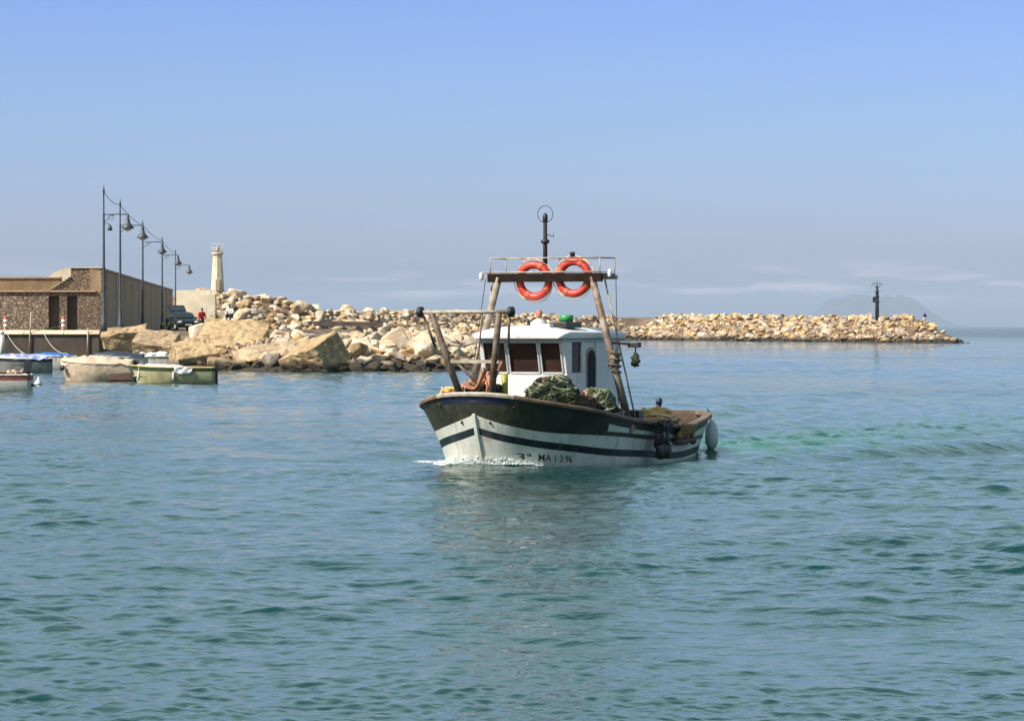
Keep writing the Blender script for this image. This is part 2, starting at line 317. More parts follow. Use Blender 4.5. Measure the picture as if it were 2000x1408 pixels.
def rubble_mat(name='rubble_stone', lo=(0.13, 0.085, 0.06), hi=(0.42, 0.32, 0.24), sc=2.6):
    m, n, l, b = new_mat(name); b.inputs['Roughness'].default_value = 0.9
    tcn = n.new('ShaderNodeTexCoord')
    vo = n.new('ShaderNodeTexVoronoi'); vo.inputs['Scale'].default_value = sc; vo.inputs['Randomness'].default_value = 0.9
    ve = n.new('ShaderNodeTexVoronoi'); ve.feature = 'DISTANCE_TO_EDGE'; ve.inputs['Scale'].default_value = sc; ve.inputs['Randomness'].default_value = 0.9
    mp = n.new('ShaderNodeMapping'); mp.inputs['Scale'].default_value = (1, 0.2, 1.15); l.new(tcn.outputs['Object'], mp.inputs[0])
    l.new(mp.outputs[0], vo.inputs['Vector']); l.new(mp.outputs[0], ve.inputs['Vector'])
    rp = n.new('ShaderNodeValToRGB'); e = rp.color_ramp.elements
    e[0].color = (*lo, 1); e[1].color = (*hi, 1)
    sp = n.new('ShaderNodeSeparateColor'); l.new(vo.outputs['Color'], sp.inputs[0]); l.new(sp.outputs[0], rp.inputs[0])
    mr = n.new('ShaderNodeMapRange'); mr.inputs[1].default_value = 0.03; mr.inputs[2].default_value = 0.10; l.new(ve.outputs['Distance'], mr.inputs[0])
    mx = n.new('ShaderNodeMix'); mx.data_type = 'RGBA'; mx.inputs[6].default_value = (0.13, 0.09, 0.066, 1)
    l.new(mr.outputs[0], mx.inputs[0]); l.new(rp.outputs[0], mx.inputs[7]); l.new(mx.outputs[2], b.inputs['Base Color'])
    bu = n.new('ShaderNodeBump'); bu.inputs['Strength'].default_value = 0.9; bu.inputs['Distance'].default_value = 0.12
    l.new(mr.outputs[0], bu.inputs['Height']); l.new(bu.outputs[0], b.inputs['Normal'])
    return m
M['rubble_stone'] = rubble_mat(sc=4.2, lo=(0.20, 0.138, 0.095), hi=(0.37, 0.262, 0.18))
M['rubble_fine'] = rubble_mat('rubble_fine', (0.15, 0.10, 0.062), (0.26, 0.175, 0.11), 4.4)

# ------------------------------------------------------------------ the fishing boat's frame of reference
TH = math.radians(26.0)
SN, CS = math.sin(TH), math.cos(TH)
STEM = Vector((-0.66, 50.2, 0.0))
BL = 7.30                                           # hull length on deck
def bw(t, w, z):                                    # t metres aft of the stem, w metres to port -> world
    return Vector((STEM.x + t * SN + w * CS, STEM.y + t * CS - w * SN, z))
BOAT_RZ = math.atan2(-CS, -SN)
BOAT_MID = bw(BL / 2, 0, 0)
def bl(t, w, z): return Vector((BL / 2 - t, w, z))  # the same point in the boat's own axes

def sheer(u):
    xs = [0, .05, .105, .15, .26, .36, .52, .64, .73, .85, 1.0]; zs = [1.17, 1.05, .97, .92, .79, .70, .60, .53, .50, .565, .70]
    return float(np.interp(u, xs, zs)) if False else _sm(u, xs, zs)
def _sm(u, xs, zs):                                 # smooth interpolation (monotone cubic)
    i = max(0, min(len(xs) - 2, int(np.searchsorted(xs, u) - 1)))
    h = xs[i + 1] - xs[i]; s = (u - xs[i]) / h
    def sl(k):
        if k == 0: return (zs[1] - zs[0]) / (xs[1] - xs[0])
        if k == len(xs) - 1: return (zs[-1] - zs[-2]) / (xs[-1] - xs[-2])
        return (zs[k + 1] - zs[k - 1]) / (xs[k + 1] - xs[k - 1])
    m0, m1 = sl(i) * h, sl(i + 1) * h
    return (2*s**3 - 3*s*s + 1) * zs[i] + (s**3 - 2*s*s + s) * m0 + (-2*s**3 + 3*s*s) * zs[i + 1] + (s**3 - s*s) * m1
def wg(u):
    x = u * BL; a, B, p = 2.15, 1.66, 2.25
    w = B * (1 - max(0.0, 1 - x / a) ** p) ** (1 / p)
    if x > 3.6: w *= 1 - 0.22 * ((x - 3.6) / (BL - 3.6)) ** 2
    if x > BL - 0.45: w *= 1 - 0.22 * ((x - BL + 0.45) / 0.45) ** 2.5
    return w
def ww(u):
    x = u * BL; a, B, p = 2.7, 1.50, 1.95
    w = B * (1 - max(0.0, 1 - x / a) ** p) ** (1 / p)
    if x > 3.6: w *= 1 - 0.25 * ((x - 3.6) / (BL - 3.6)) ** 2
    if x > BL - 0.5: w *= 1 - 0.22 * ((x - BL + 0.5) / 0.5) ** 2.5
    return w
def hull(u, z, side=1, out=0.0):                    # a point on the hull skin
    zg = sheer(u); f = z / zg
    if z >= 0: w = ww(u) + (wg(u) - ww(u)) * max(0, f) ** 1.4
    else: w = ww(u) * max(0.0, 1 - (z / -0.5) ** 2) ** 0.5
    zb = -0.62 + 0.72 * max(0.0, min(1.0, (u - 0.78) / 0.22)) ** 1.6     # the counter rising to the stern
    q = max(0.0, min(1.0, (z - zb) / 0.26)); w *= math.sqrt(1 - (1 - q) ** 2)
    ts = 0.42 * max(0.0, 1 - z / 1.19) ** 1.2
    te = BL - 0.16 * max(0.0, 1 - z / 0.69)
    return bl(ts + (te - ts) * u, side * (w + out), z)
_au = np.linspace(0, 1, 240) ** 1.6
_ap = [(float(u * BL), wg(float(u))) for u in _au]
_al = np.concatenate([[0], np.cumsum([math.hypot(b[0] - a[0], b[1] - a[1]) for a, b in zip(_ap[:-1], _ap[1:])])])
def arc(u): return float(np.interp(u, _au, _al))        # metres along the rail from the stem
LX = [0, .6, 1.25, 1.8, 2.9, 4.5, 6.0, 7.5, 9.0]
def lv(u, zs): return _sm(min(8.99, arc(u)), LX, zs)
def L_strip_lo(u): return lv(u, [.53, .405, .30, .235, .125, .045, -.035, .012, .12])
def L_strip_hi(u): return L_strip_lo(u) + 0.12
def L_band_lo(u): return lv(u, [.85, .69, .57, .525, .46, .35, .255, .265, .33])
def L_band_hi(u): return min(L_band_lo(u) + 0.075, sheer(u) - 0.16)
def L_cap_lo(u): return max(sheer(u) - 0.13, L_band_hi(u) + 0.03)

boat = empty('fishing_boat', BOAT_MID, BOAT_RZ, 'white wooden fishing boat with dark green bands, wheelhouse and gantry, motoring across the harbour', 'fishing boat')
def hull_mesh():
    mb = MB(); mb.smooth = True
    US = [((i / 110.0) ** 2.0) for i in range(111)]
    rows = ['keel', -0.4, -0.3, -0.2, 'wl', 'm1', 'sl', 'sh', 'm2', 'bl', 'bh', 'm3', 'cl', 'cm', 'g']
    def zrow(u, r):
        if r == 'keel': return -0.5
        if r == 'wl': return -0.14
        if r == 'm1': return 0.5 * (-0.14 + L_strip_lo(u))
        if r == 'sl': return L_strip_lo(u)
        if r == 'sh': return L_strip_hi(u)
        if r == 'm2': return 0.5 * (L_strip_hi(u) + L_band_lo(u))
        if r == 'bl': return L_band_lo(u)
        if r == 'bh': return L_band_hi(u)
        if r == 'm3': return 0.5 * (L_band_hi(u) + L_cap_lo(u))
        if r == 'cl': return L_cap_lo(u)
        if r == 'cm': return 0.5 * (L_cap_lo(u) + sheer(u))
        if r == 'g': return sheer(u)
        return r
    nr = len(rows)
    for side in (1, -1):
        vs = [hull(u, zrow(u, r), side) for u in US for r in rows]
        groups = {}
        for i in range(len(US) - 1):
            u = 0.5 * (US[i] + US[i + 1])
            for j in range(nr - 1):
                b = rows[j]
                if j < 4: k = 4
                elif b == 'sl': k = 2 if arc(u) > 0.06 else 0
                elif b in ('bl', 'bh', 'm3', 'cl', 'cm'):
                    k = 1
                    if b in ('bh', 'm3') and arc(u) > 2.75: k = 0
                    if b in ('bh', 'm3', 'cl', 'cm') and arc(u) < {'cm': 0.68, 'cl': 0.68, 'm3': 0.0, 'bh': 0.0}[b]: k = 3
                else: k = 0
                f = [i * nr + j, (i + 1) * nr + j, (i + 1) * nr + j + 1, i * nr + j + 1]
                groups.setdefault(k, []).append(f)
        n0 = len(mb.v); mb.v += [tuple(p) for p in vs]
        for k, fl in groups.items():
            for f in fl:
                mb.f.append([q + n0 for q in (f if side == 1 else f[::-1])]); mb.m.append(k); mb.sm.append(True)
        # transom half
        base = (len(US) - 1) * nr
        cen = [bl(hull(1.0, zrow(1.0, r)).x * -1 + BL / 2, 0, zrow(1.0, r)) for r in rows]
        n1 = len(mb.v); mb.v += [tuple(c) for c in cen]
        for j in range(nr - 1):
            b = rows[j]; k = 4 if j < 4 else (2 if b == 'sl' else (1 if b in ('bl', 'cl', 'cm') else 0))
            f = [n0 + base + j, n1 + j, n1 + j + 1, n0 + base + j + 1]
            mb.f.append(f if side == 1 else f[::-1]); mb.m.append(k); mb.sm.append(False)
    return mb
hmats = [M['hull_white'], M['hull_dark'], M['hull_teal'], M['hull_blue'], M['antifoul']]
o = hull_mesh().build('hull', hmats, boat, fixn=False)
bm = bmesh.new(); bm.from_mesh(o.data); bmesh.ops.remove_doubles(bm, verts=bm.verts, dist=0.001); bmesh.ops.recalc_face_normals(bm, faces=bm.faces); bm.to_mesh(o.data); bm.free()
# gunwale rail, inner bulwark, deck
US2 = [((i / 60.0) ** 1.6) for i in range(61)]
def ring(off, dz):
    pts = [hull(u, sheer(u), 1, off) + Vector((0, 0, dz)) for u in US2]
    pts[0].y = 0.0
    sb = [Vector((p.x, -p.y, p.z)) for p in pts[1:]]
    return pts, sb
def rail_mesh():
    mb = MB(); mb.smooth = False
    for side in (1, -1):
        sec = [(-0.11, -0.01), (0.035, -0.01), (0.045, 0.03), (0.03, 0.055), (-0.11, 0.055)]
        vs = []
        for u in US2:
            p = hull(u, sheer(u), 1); q = hull(min(1, u + 0.004), sheer(min(1, u + .004)), 1); r_ = hull(max(0, u - 0.004), sheer(max(0, u - .004)), 1)
            d = (q - r_); nrm = Vector((-d.y, d.x, 0)); nrm = nrm.normalized() if nrm.length > 1e-8 else Vector((0, 1, 0))
            if nrm.y < 0: nrm = -nrm
            if u == 0: nrm = Vector((1, 0, 0))
            for a, b in sec:
                pp = p + nrm * a + Vector((0, 0, b))
                if u == 0: pp.y = 0
                vs.append(Vector((pp.x, max(0, pp.y) * side, pp.z)))
        ns = len(sec)
        for i in range(len(US2) - 1):
            mb.mi = 1 if arc(US2[i]) < 0.62 else 0
            mb.add(vs[i * ns:(i + 2) * ns], [[k, ns + k, ns + (k + 1) % ns, (k + 1) % ns] for k in range(ns)])
        mb.mi = 0
    # rail over the transom
    p = hull(1.0, sheer(1.0), 1)
    mb.box((p.x + 0.02, 0, p.z + 0.024), (0.11, 2 * p.y - 0.16, 0.062))
    return mb
rail_mesh().build('gunwale', [M['rail_wood'], M['pale_steel']], boat)
def deck_mesh():
    mb = MB(); vs = []; fs = []
    for u in US2:
        z = max(0.30, sheer(u) - (0.10 if u < 0.16 else 0.10 + min(1, (u - 0.16) / 0.12) * 0.24))
        if u > 0.9: z = 0.30
        w = max(0.0, hull(u, min(z, sheer(u)), 1).y - 0.03)
        x = hull(u, sheer(u), 1).x - 0.02
        vs += [(x, -w, z), (x, 0, z + 0.03), (x, w, z)]
    for i in range(len(US2) - 1):
        a = i * 3; b = a + 3; fs += [[a, a + 1, b + 1, b], [a + 1, a + 2, b + 2, b + 1]]
    mb.add(vs, fs); return mb
deck_mesh().build('deck', M['deck'], boat)
def bulwark_mesh():
    mb = MB()
    for side in (1, -1):
        vs = []; fs = []
        for u in US2:
            p = hull(u, sheer(u), 1, -0.05); q = hull(u, max(0.22, sheer(u) - 0.5), 1, -0.06)
            vs += [(p.x - 0.01, max(0, p.y) * side, p.z), (q.x - 0.01, max(0, q.y) * side, q.z)]
        for i in range(len(US2) - 1): fs.append([2 * i, 2 * i + 1, 2 * i + 3, 2 * i + 2])
        mb.add(vs, fs)
    p = hull(1.0, 0.77, 1); mb.box((p.x + 0.05, 0, 0.5), (0.05, 2 * p.y - 0.08, 0.5))
    return mb
bulwark_mesh().build('bulwark', M['inner_wood'], boat)
mb = MB()                                             # stem post
path = [hull(0.0, z, 1) + Vector((0.015, 0, 0)) for z in np.linspace(0.0, 0.86, 10)]
for a, b in zip(path[:-1], path[1:]): mb.bar(a, b, 0.055, 0.05)
mb.build('stem_post', M['hull_white'], boat)
for s in (1, -1):
    for z, uu in ((0.98, 0.02), (0.72, 0.003)):
        mb = MB(); mb.cyl(hull(uu, z, s, 0.0), hull(uu, z, s, 0.03), 0.022, n=8); mb.build('hawse_fitting', M['dark_steel'], boat)

# registration lettering wrapped on the port bow
def lettering(txt, u0, u1, zc, hgt):
    cu = bpy.data.curves.new('letters', 'FONT'); cu.body = txt; cu.size = 1.0; cu.resolution_u = 3; cu.offset = 0.004
    ob = bpy.data.objects.new('letters', cu); COL.objects.link(ob)
    bpy.context.view_layer.update()
    dg = bpy.context.evaluated_depsgraph_get(); me = bpy.data.meshes.new_from_object(ob.evaluated_get(dg))
    bpy.data.objects.remove(ob); bpy.data.curves.remove(cu)
    bm = bmesh.new(); bm.from_mesh(me)
    bmesh.ops.triangulate(bm, faces=bm.faces)
    for _ in range(1): bmesh.ops.subdivide_edges(bm, edges=[e for e in bm.edges if e.calc_length() > 0.12], cuts=2)
    xs = [v.co.x for v in bm.verts]; x0, x1 = min(xs), max(xs)
    for v in bm.verts:
        s = (v.co.x - x0) / (x1 - x0)
        u = u0 + (u1 - u0) * s
        z = zc(u) + v.co.y * hgt / 0.7
        v.co = hull(u, z, 1, 0.008)
    bmesh.ops.recalc_face_normals(bm, faces=bm.faces)
    bm.to_mesh(me); bm.free(); me.materials.clear(); me.materials.append(M['letter'])
    o = bpy.data.objects.new('registration_number', me); COL.objects.link(o); o.parent = boat
    return o
for txt_, ua, ub in (('3\u00aa', 0.026, 0.050), ('MA\u00b71\u00b73\u00b796', 0.062, 0.142)): lettering(txt_, ua, ub, lambda u: 0.10 - (u - 0.03) * 0.5, 0.115)

# ---- wheelhouse
CF, CA, CW = 1.98, 4.15, 0.80                          # front, aft, half width
ZB, ZW0, ZW1, ZR = 0.55, 1.51, 2.03, 2.085             # base, window foot, window head, roof underside
RK = 0.15                                              # forward rake of the windscreen
def cabin():
    mb = MB()
    f0 = CF
    fr = lambda z: CF - RK * max(0, (z - ZW0)) / (ZR - ZW0)
    # lower front + sides
    # front wall below the windows
    mb.extr([bl(f0, -CW, ZB), bl(f0, CW, ZB), bl(f0, CW, ZW0), bl(f0, -CW, ZW0)], (-0.06, 0, 0))
    # head above windows
    mb.extr([bl(fr(ZW1), -CW, ZW1), bl(fr(ZW1), CW, ZW1), bl(fr(ZR), CW, ZR), bl(fr(ZR), -CW, ZR)], (-0.06, 0, 0))
    # posts
    for a, b in PANES_GAPS:
        mb.extr([bl(f0, a, ZW0), bl(f0, b, ZW0), bl(fr(ZW1), b, ZW1), bl(fr(ZW1), a, ZW1)], (-0.06, 0, 0))
    for s in (1, -1):
        y0, y1 = s * CW, s * (CW - 0.06)
        def side(t0, t1, z0, z1, t0b=None):
            tb = t0 if t0b is None else t0b
            mb.extr([bl(t0, y0, z0), bl(t1, y0, z0), bl(t1, y0, z1), bl(tb, y0, z1)], (0, y1 - y0, 0))
        side(f0 + 0.06, CA, ZB, 0.62)
        side(f0 + 0.06, 2.75, 0.62, ZW0); side(3.16, CA, 0.62, ZW1)
        side(f0 + 0.02, 2.18, ZW0, ZW1, fr(ZW1) + 0.06)
        side(2.58, 2.75, ZW0, ZW1)
        side(fr(ZW1) + 0.06, CA, ZW1, ZR, fr(ZR) + 0.06)
    mb.box(bl(CA - 0.03, 0, (ZB + ZR) / 2), (0.06, 2 * CW - 0.124, ZR - ZB))
    return mb
PW = [(-0.72, -0.30), (-0.25, 0.30), (0.35, 0.73)]     # the three front panes, starboard to port
PANES_GAPS = [(-CW, -0.72), (-0.30, -0.25), (0.30, 0.35), (0.73, CW)]
cab = cabin().build('wheelhouse', M['cabin_white'], boat, bevel=0.012)
frk = lambda z: CF - RK * max(0, (z - ZW0)) / (ZR - ZW0)
for a, b in PW:
    mb = MB(); mb.extr([bl(CF + 0.03, a, ZW0), bl(CF + 0.03, b, ZW0), bl(frk(ZW1) + 0.03, b, ZW1), bl(frk(ZW1) + 0.03, a, ZW1)], (-0.012, 0, 0))
    win = mb.build('window', M['glass'], cab)
    mb = MB()
    c = [bl(CF - 0.004, a, ZW0), bl(CF - 0.004, b, ZW0), bl(frk(ZW1) - 0.004, b, ZW1), bl(frk(ZW1) - 0.004, a, ZW1)]
    for i in range(4): mb.bar(c[i], c[(i + 1) % 4], 0.022, 0.03)
    mb.build('frame', M['grey_white'], win)
for s in (1, -1):
    mb = MB(); mb.extr([bl(2.18, s * (CW - 0.035), ZW0), bl(2.58, s * (CW - 0.035), ZW0), bl(2.58, s * (CW - 0.035), ZW1), bl(2.12, s * (CW - 0.035), ZW1)], (0, -0.012 * s, 0))
    mb.build('window', M['glass'], cab)
    # arched door
    mb = MB(); ar = [(2.75, 0.625), (3.16, 0.625)] + [(2.955 + 0.205 * math.cos(a), 1.72 + 0.22 * math.sin(a)) for a in np.linspace(0, PI, 12)]
    mb.extr([bl(t, s * (CW + 0.004), z) for t, z in ar], (0, -0.03 * s, 0))
    dr = mb.build('door', M['door_tan'], cab)
    mb = MB(); ar = [(2.80, 1.17), (3.11, 1.17)] + [(2.955 + 0.155 * math.cos(a), 1.72 + 0.17 * math.sin(a)) for a in np.linspace(0, PI, 12)]
    mb.extr([bl(t, s * (CW + 0.012), z) for t, z in ar], (0, -0.012 * s, 0))
    mb.build('door_window', M['door_dark'], dr)
    mb = MB(); mb.extr([bl(t, s * (CW - 0.02), z) for t, z in [(2.75, 1.6), (3.16, 1.6), (3.16, ZW1), (2.75, ZW1)]], (0, -0.012 * s, 0))
    mb.build('door_surround', M['cabin_white'], cab)
# roof: cambered slab with a rounded brow overhanging the windscreen
mb = MB(); mb.smooth = True
nx, ny = 16, 14
top = []; bot = []
for i in range(nx + 1):
    t = CF - 0.34 + (CA + 0.08 - CF + 0.34) * i / nx
    for j in range(ny + 1):
        y = -(CW + 0.08) + 2 * (CW + 0.08) * j / ny
        sh = max(0, 1 - (t - (CF - 0.34)) / 0.35)            # rounded front corners
        y2 = y * (1 - 0.10 * sh ** 2)
        k = 1 - (y / (CW + 0.08)) ** 2
        zt = ZR + 0.10 + 0.11 * k + 0.03 * max(0, (CA - t) / CA) - 0.10 * max(0, sh) ** 2
        top.append(bl(t, y2, zt)); bot.append(bl(t, y2, ZR + 0.002 + (0.0 if sh == 0 else 0.0)))
n1 = len(top); fs = []
W = ny + 1
for i in range(nx):
    for j in range(ny):
        a = i * W + j; fs.append([a, a + 1, a + W + 1, a + W]); fs.append([n1 + a, n1 + a + W, n1 + a + W + 1, n1 + a + 1])
for i in range(nx):
    for j in (0, ny):
        a = i * W + j; fs.append([a, a + W, n1 + a + W, n1 + a])
for j in range(ny):
    for i in (0, nx):
        a = i * W + j; fs.append([a, a + 1, n1 + a + 1, n1 + a])
mb.add(top + bot, fs)
roof = mb.build('roof', M['cabin_white'], cab)
b = roof.modifiers.new('bevel', 'BEVEL'); b.width = 0.03; b.segments = 2; b.limit_method = 'ANGLE'; b.angle_limit = math.radians(50)
mb = MB(); mb.box(bl(CF - 0.012, -0.05, 1.02), (0.02, 0.5, 0.26)); mb.build('front_hatch', M['cabin_white'], cab, bevel=0.01)
mb = MB()
for y in (-0.13, -0.06, 0.0): mb.box(bl(CF - 0.016, y, 0.92), (0.02, 0.045, 0.06))
mb.build('vent', M['black'], cab)
mb = MB(); mb.cyl(bl(CF - 0.01, -0.60, 1.72), bl(CF - 0.01, -0.60, 2.25), 0.03, n=8); mb.build('exhaust_pipe', M['grey_white'], cab)
mb = MB(); mb.lathe([(0.13, 0), (0.15, 0.03), (0.15, 0.09), (0.05, 0.15), (0.02, 0.16)], bl(2.35, 0.10, ZR + 0.19), 14); mb.build('radar', M['fender'], cab)
mb = MB(); mb.lathe([(0.035, 0), (0.05, 0.02), (0.06, 0.09), (0.03, 0.13)], bl(2.35, 0.10, ZR + 0.36), 10); mb.build('roof_lamp', M['rope_orange'], cab)
mb = MB(); mb.box(bl(2.55, 0.50, ZR + 0.235), (0.62, 0.34, 0.10)); mb.build('roof_hatch', M['black'], cab, bevel=0.012)
mb = MB(); mb.box(bl(2.05, 0.38, ZR + 0.20), (0.16, 0.2, 0.10)); mb.build('roof_vent', M['cabin_white'], cab, bevel=0.015)

# ---- gantry over the wheelhouse
GT = 2.80
gan = empty('gantry', (0, 0, 0)); gan.parent = boat
GX, GZ = 1.02, 3.14
for s in (1, -1):
    mb = MB(); mb.tube([bl(GT, s * 1.60, 0.55), bl(GT, s * 0.885, GZ)], 0.070, 10, 0.060)
    mb.bar(bl(GT, s * 1.60, 0.5), bl(GT, s * 1.585, 0.62), 0.13)
    mb.build('leg', M['leg_steel'], gan)
    mb = MB(); mb.tube([bl(GT + 0.4, s * 1.56, 0.55), bl(GT + 0.12, s * (GX + 0.04), GZ)], 0.016, 8)
    mb.build('strut', M['pale_steel'], gan)
    mb = MB(); mb.tube([bl(GT + 0.2, s * (GX + 0.22), GZ - 0.02), bl(GT - 0.1, s * (GX + 0.40), 1.0)], 0.007, 5); mb.build('stay', M['dark_steel'], gan)
mb = MB(); mb.box(bl(GT - 0.02, 0, GZ - 0.01), (0.07, 2 * GX + 0.12, 0.145)); mb.build('crossbeam', M['dark_rust'], gan)
mb = MB(); mb.box(bl(GT + 0.30, 0, GZ + 0.045), (0.5, 2 * GX + 0.1, 0.035)); mb.build('platform', M['rust_steel'], gan)
mb = MB(); mb.bar(bl(GT + 0.6, -GX - 0.06, GZ), bl(GT + 0.6, GX + 0.06, GZ), 0.07, 0.07); mb.build('crossbeam', M['pale_steel'], gan)
mb = MB()
zr = GZ + 0.33
loop = [bl(GT - 0.02, -GX - 0.02, zr), bl(GT - 0.02, GX + 0.02, zr), bl(GT + 0.6, GX + 0.02, zr), bl(GT + 0.6, -GX - 0.02, zr)]
for i in range(4): mb.cyl(loop[i], loop[(i + 1) % 4], 0.011, n=6)
for p in loop + [bl(GT + 0.6, 0, zr), bl(GT + 0.6, 0.5, zr), bl(GT + 0.6, -0.5, zr)]: mb.cyl(p, Vector((p.x, p.y, GZ + 0.03)), 0.010, n=6)
mb.build('railing', M['pale_steel'], gan)
mb = MB(); mb.tube([bl(GT - 0.01, -GX - 0.18, GZ + 0.085), bl(GT - 0.01, GX + 0.2, GZ + 0.085)], 0.014, 8); mb.build('boom', M['pale_steel'], gan)
for s, dz in ((1, 0.02), (-1, -0.02)):
    mb = MB(); c = bl(GT, s * (GX + 0.2), GZ + 0.04 + dz)
    mb.lathe([(0.03, -0.07), (0.042, -0.05), (0.042, 0.04), (0.02, 0.07)], c, 8); mb.build('deck_lamp', M['grey_white'], gan)
mast = MB(); mast.tube([bl(GT + 0.3, -0.14, GZ + 0.06), bl(GT + 0.3, -0.14, GZ + 0.95)], 0.042, 10, 0.034)
mast = mast.build('mast', M['dark_steel'], gan)
mb = MB(); mb.lathe([(0.03, 0), (0.045, .015), (0.045, .12), (.03, .14), (0.012, .16)], bl(GT + 0.3, -0.14, GZ + 0.95), 10); mb.build('mast_light', M['black'], mast)
mb = MB(); mb.lathe([(0.04, 0), (0.075, .02), (0.075, .06), (.04, .08)], bl(GT + 0.3, -0.14, GZ + 0.58), 10); mb.build('collar', M['black'], mast)
mb = MB(); c = bl(GT + 0.3, -0.14, GZ + 1.09)
mb.tube([c + Vector((0.0, 0.145 * math.cos(a), 0.145 * math.sin(a))) for a in np.linspace(0, 2 * PI, 28, endpoint=False)], 0.006, 5, closed=True); mb.build('loop_antenna', M['dark_steel'], mast)
mb = MB(); mb.tube([bl(GT + 0.3, -0.14, GZ + 0.75), bl(GT + 0.3, 0.02, GZ + 0.70), bl(GT + 0.3, 0.02, GZ + 0.76)], 0.008, 5); mb.build('whip_antenna', M['dark_steel'], mast)
mb = MB(); mb.lathe([(0.028, 0), (0.045, .02), (0.04, .09), (0.055, .10), (.03, .13)], bl(GT + 0.1, 0.47, GZ + 0.30), 10); mb.build('signal_lamp', M['black'], gan)
# rusty fittings and blocks on the port leg
mb = MB(); mb.blob(bl(GT - 0.02, 1.30, 1.72), (0.075, 0.085, 0.16), 3, 0.35, 3, 3.0); mb.tube([bl(GT - 0.02 + 0.09 * math.cos(a), 1.33 + 0.10 * math.sin(a), 1.5 + 0.016 * a) for a in np.linspace(0, 25, 60)], 0.014, 5); mb.build('pulley_block', M['rust_steel'], gan)
mb = MB(); mb.box(bl(GT + 0.35, 1.52, 1.98), (0.14, 0.20, 0.09)); mb.tube([bl(GT, 1.18, 2.02), bl(GT + 0.35, 1.5, 1.99)], 0.02, 6); mb.build('floodlight', M['black'], gan, bevel=0.01)
mb = MB(); mb.blob(bl(GT + 0.35, 1.54, 1.72), (0.055, 0.07, 0.12), 3, 0.4, 8, 3.0); mb.tube([bl(GT + 0.35, 1.54, 1.95), bl(GT + 0.35, 1.54, 1.75)], 0.012, 5); mb.build('hanging_float', M['net_green'], gan)

# ---- bow roller frame
bf = empty('bow_frame', (0, 0, 0)); bf.parent = boat
FT, FB = -0.02, 0.30
def fpt(y, z):
    k = (z - 1.2) / (2.52 - 1.2); return bl(FB + (FT - FB) * k, y - 0.10 * k, z)
for s in (1, -1):
    mb = MB(); mb.tube([fpt(s * 0.25 - 0.09, 1.0), fpt(s * 0.62 - 0.01, 2.52)], 0.060, 10, 0.052); mb.build('leg', M['rust_steel'], bf)
    mb = MB(); c = fpt(s * 0.83, 2.53); mb.cyl(c + Vector((0, -0.035, 0)), c + Vector((0, 0.035, 0)), 0.088, n=16)
    mb.cyl(c + Vector((0, -0.05, 0)), c + Vector((0, 0.05, 0)), 0.03, n=10); mb.build('roller', M['black'], bf)
    mb = MB(); mb.tube([fpt(s * 0.78, 2.46), fpt(s * 0.67, 1.95)], 0.022, 8); mb.build('brace', M['rust_steel'], bf)
mb = MB(); mb.tube([fpt(-0.79, 2.53), fpt(0.79, 2.53)], 0.034, 10); mb.build('top_bar', M['pale_steel'], bf)
mb = MB(); mb.bar(fpt(-0.46, 1.72), fpt(0.46, 1.72), 0.05, 0.055); mb.build('cross_bar', M['pale_steel'], bf)
mb = MB(); mb.tube([fpt(-0.34, 1.72), fpt(0.10, 1.22)], 0.024, 6); mb.build('brace', M['rust_steel'], bf)
mb = MB(); mb.tube([fpt(0.30, 2.5), fpt(0.12, 1.9), fpt(0.05, 1.74)], 0.016, 6); mb.build('stay', M['rust_steel'], bf)
mb = MB(); mb.tube([bl(0.62, 0.30, 1.08), bl(0.62, 0.30, 1.52)], 0.055, 10); mb.build('bitt', M['yellow'], boat)
mb = MB(); mb.box(bl(0.5, -0.02, 1.22), (0.34, 0.42, 0.24)); mb.tube([bl(0.5, -0.34, 1.26), bl(0.5, 0.28, 1.26)], 0.09, 12); mb.build('windlass', M['dark_steel'], boat, bevel=0.02)
mb = MB(); mb.box(bl(0.42, 0.1, 1.16), (0.2, 0.16, 0.14)); mb.build('fairlead', M['grey_white'], boat, bevel=0.02)
# orange ropes draped in the frame, a thing lying on it
mb = MB()
for k in range(6):
    y0 = -0.26 + 0.03 * k; pts = []
    for i in range(15):
        s = i / 14; y = y0 + (0.42 + 0.02 * k) * s; z = 1.34 + 0.05 * k * (k % 2) * 0.5 - 0.16 * math.sin(PI * s * 0.8) + 0.36 * s * s + 0.02 * math.sin(7 * s + k)
        pts.append(Vector((0.02 * math.sin(9 * s + k) + 0.06 - 0.03 * k, y, z - 1.2)))
    mb.tube(pts, 0.022, 7)
for k in range(3):
    mb.tube([Vector((0.03 * k, 0.13 + 0.05 * k, 0.3)), Vector((0.04, 0.2 + 0.05 * k, 0.1)), Vector((0.02, 0.16 + 0.06 * k, -0.08))], 0.02, 7)
o = mb.build('rope', M['rope_orange'], None, bw(FB + 0.02, -0.05, 1.2), BOAT_RZ); tag(o, 'orange mooring rope draped through the bow frame of the fishing boat', 'rope')
# pale rope bundle on the starboard bow
mb = MB(); mb.blob((0, 0, 0), (0.16, 0.22, 0.11), 2, 0.35, 4)
for k in range(14):
    a0 = random.uniform(0, 6.28); r = random.uniform(0.1, 0.22)
    mb.tube([Vector((r * 0.8 * math.cos(a0 + i * 0.4), r * 1.1 * math.sin(a0 + i * 0.4), 0.06 + 0.06 * math.sin(i + k))) for i in range(8)], 0.013, 5)
o = mb.build('rope_bundle', M['rope_tan'], None, bw(0.42, -0.55, 1.17), BOAT_RZ); tag(o, 'tan rope bundle heaped on the starboard bow rail', 'rope')

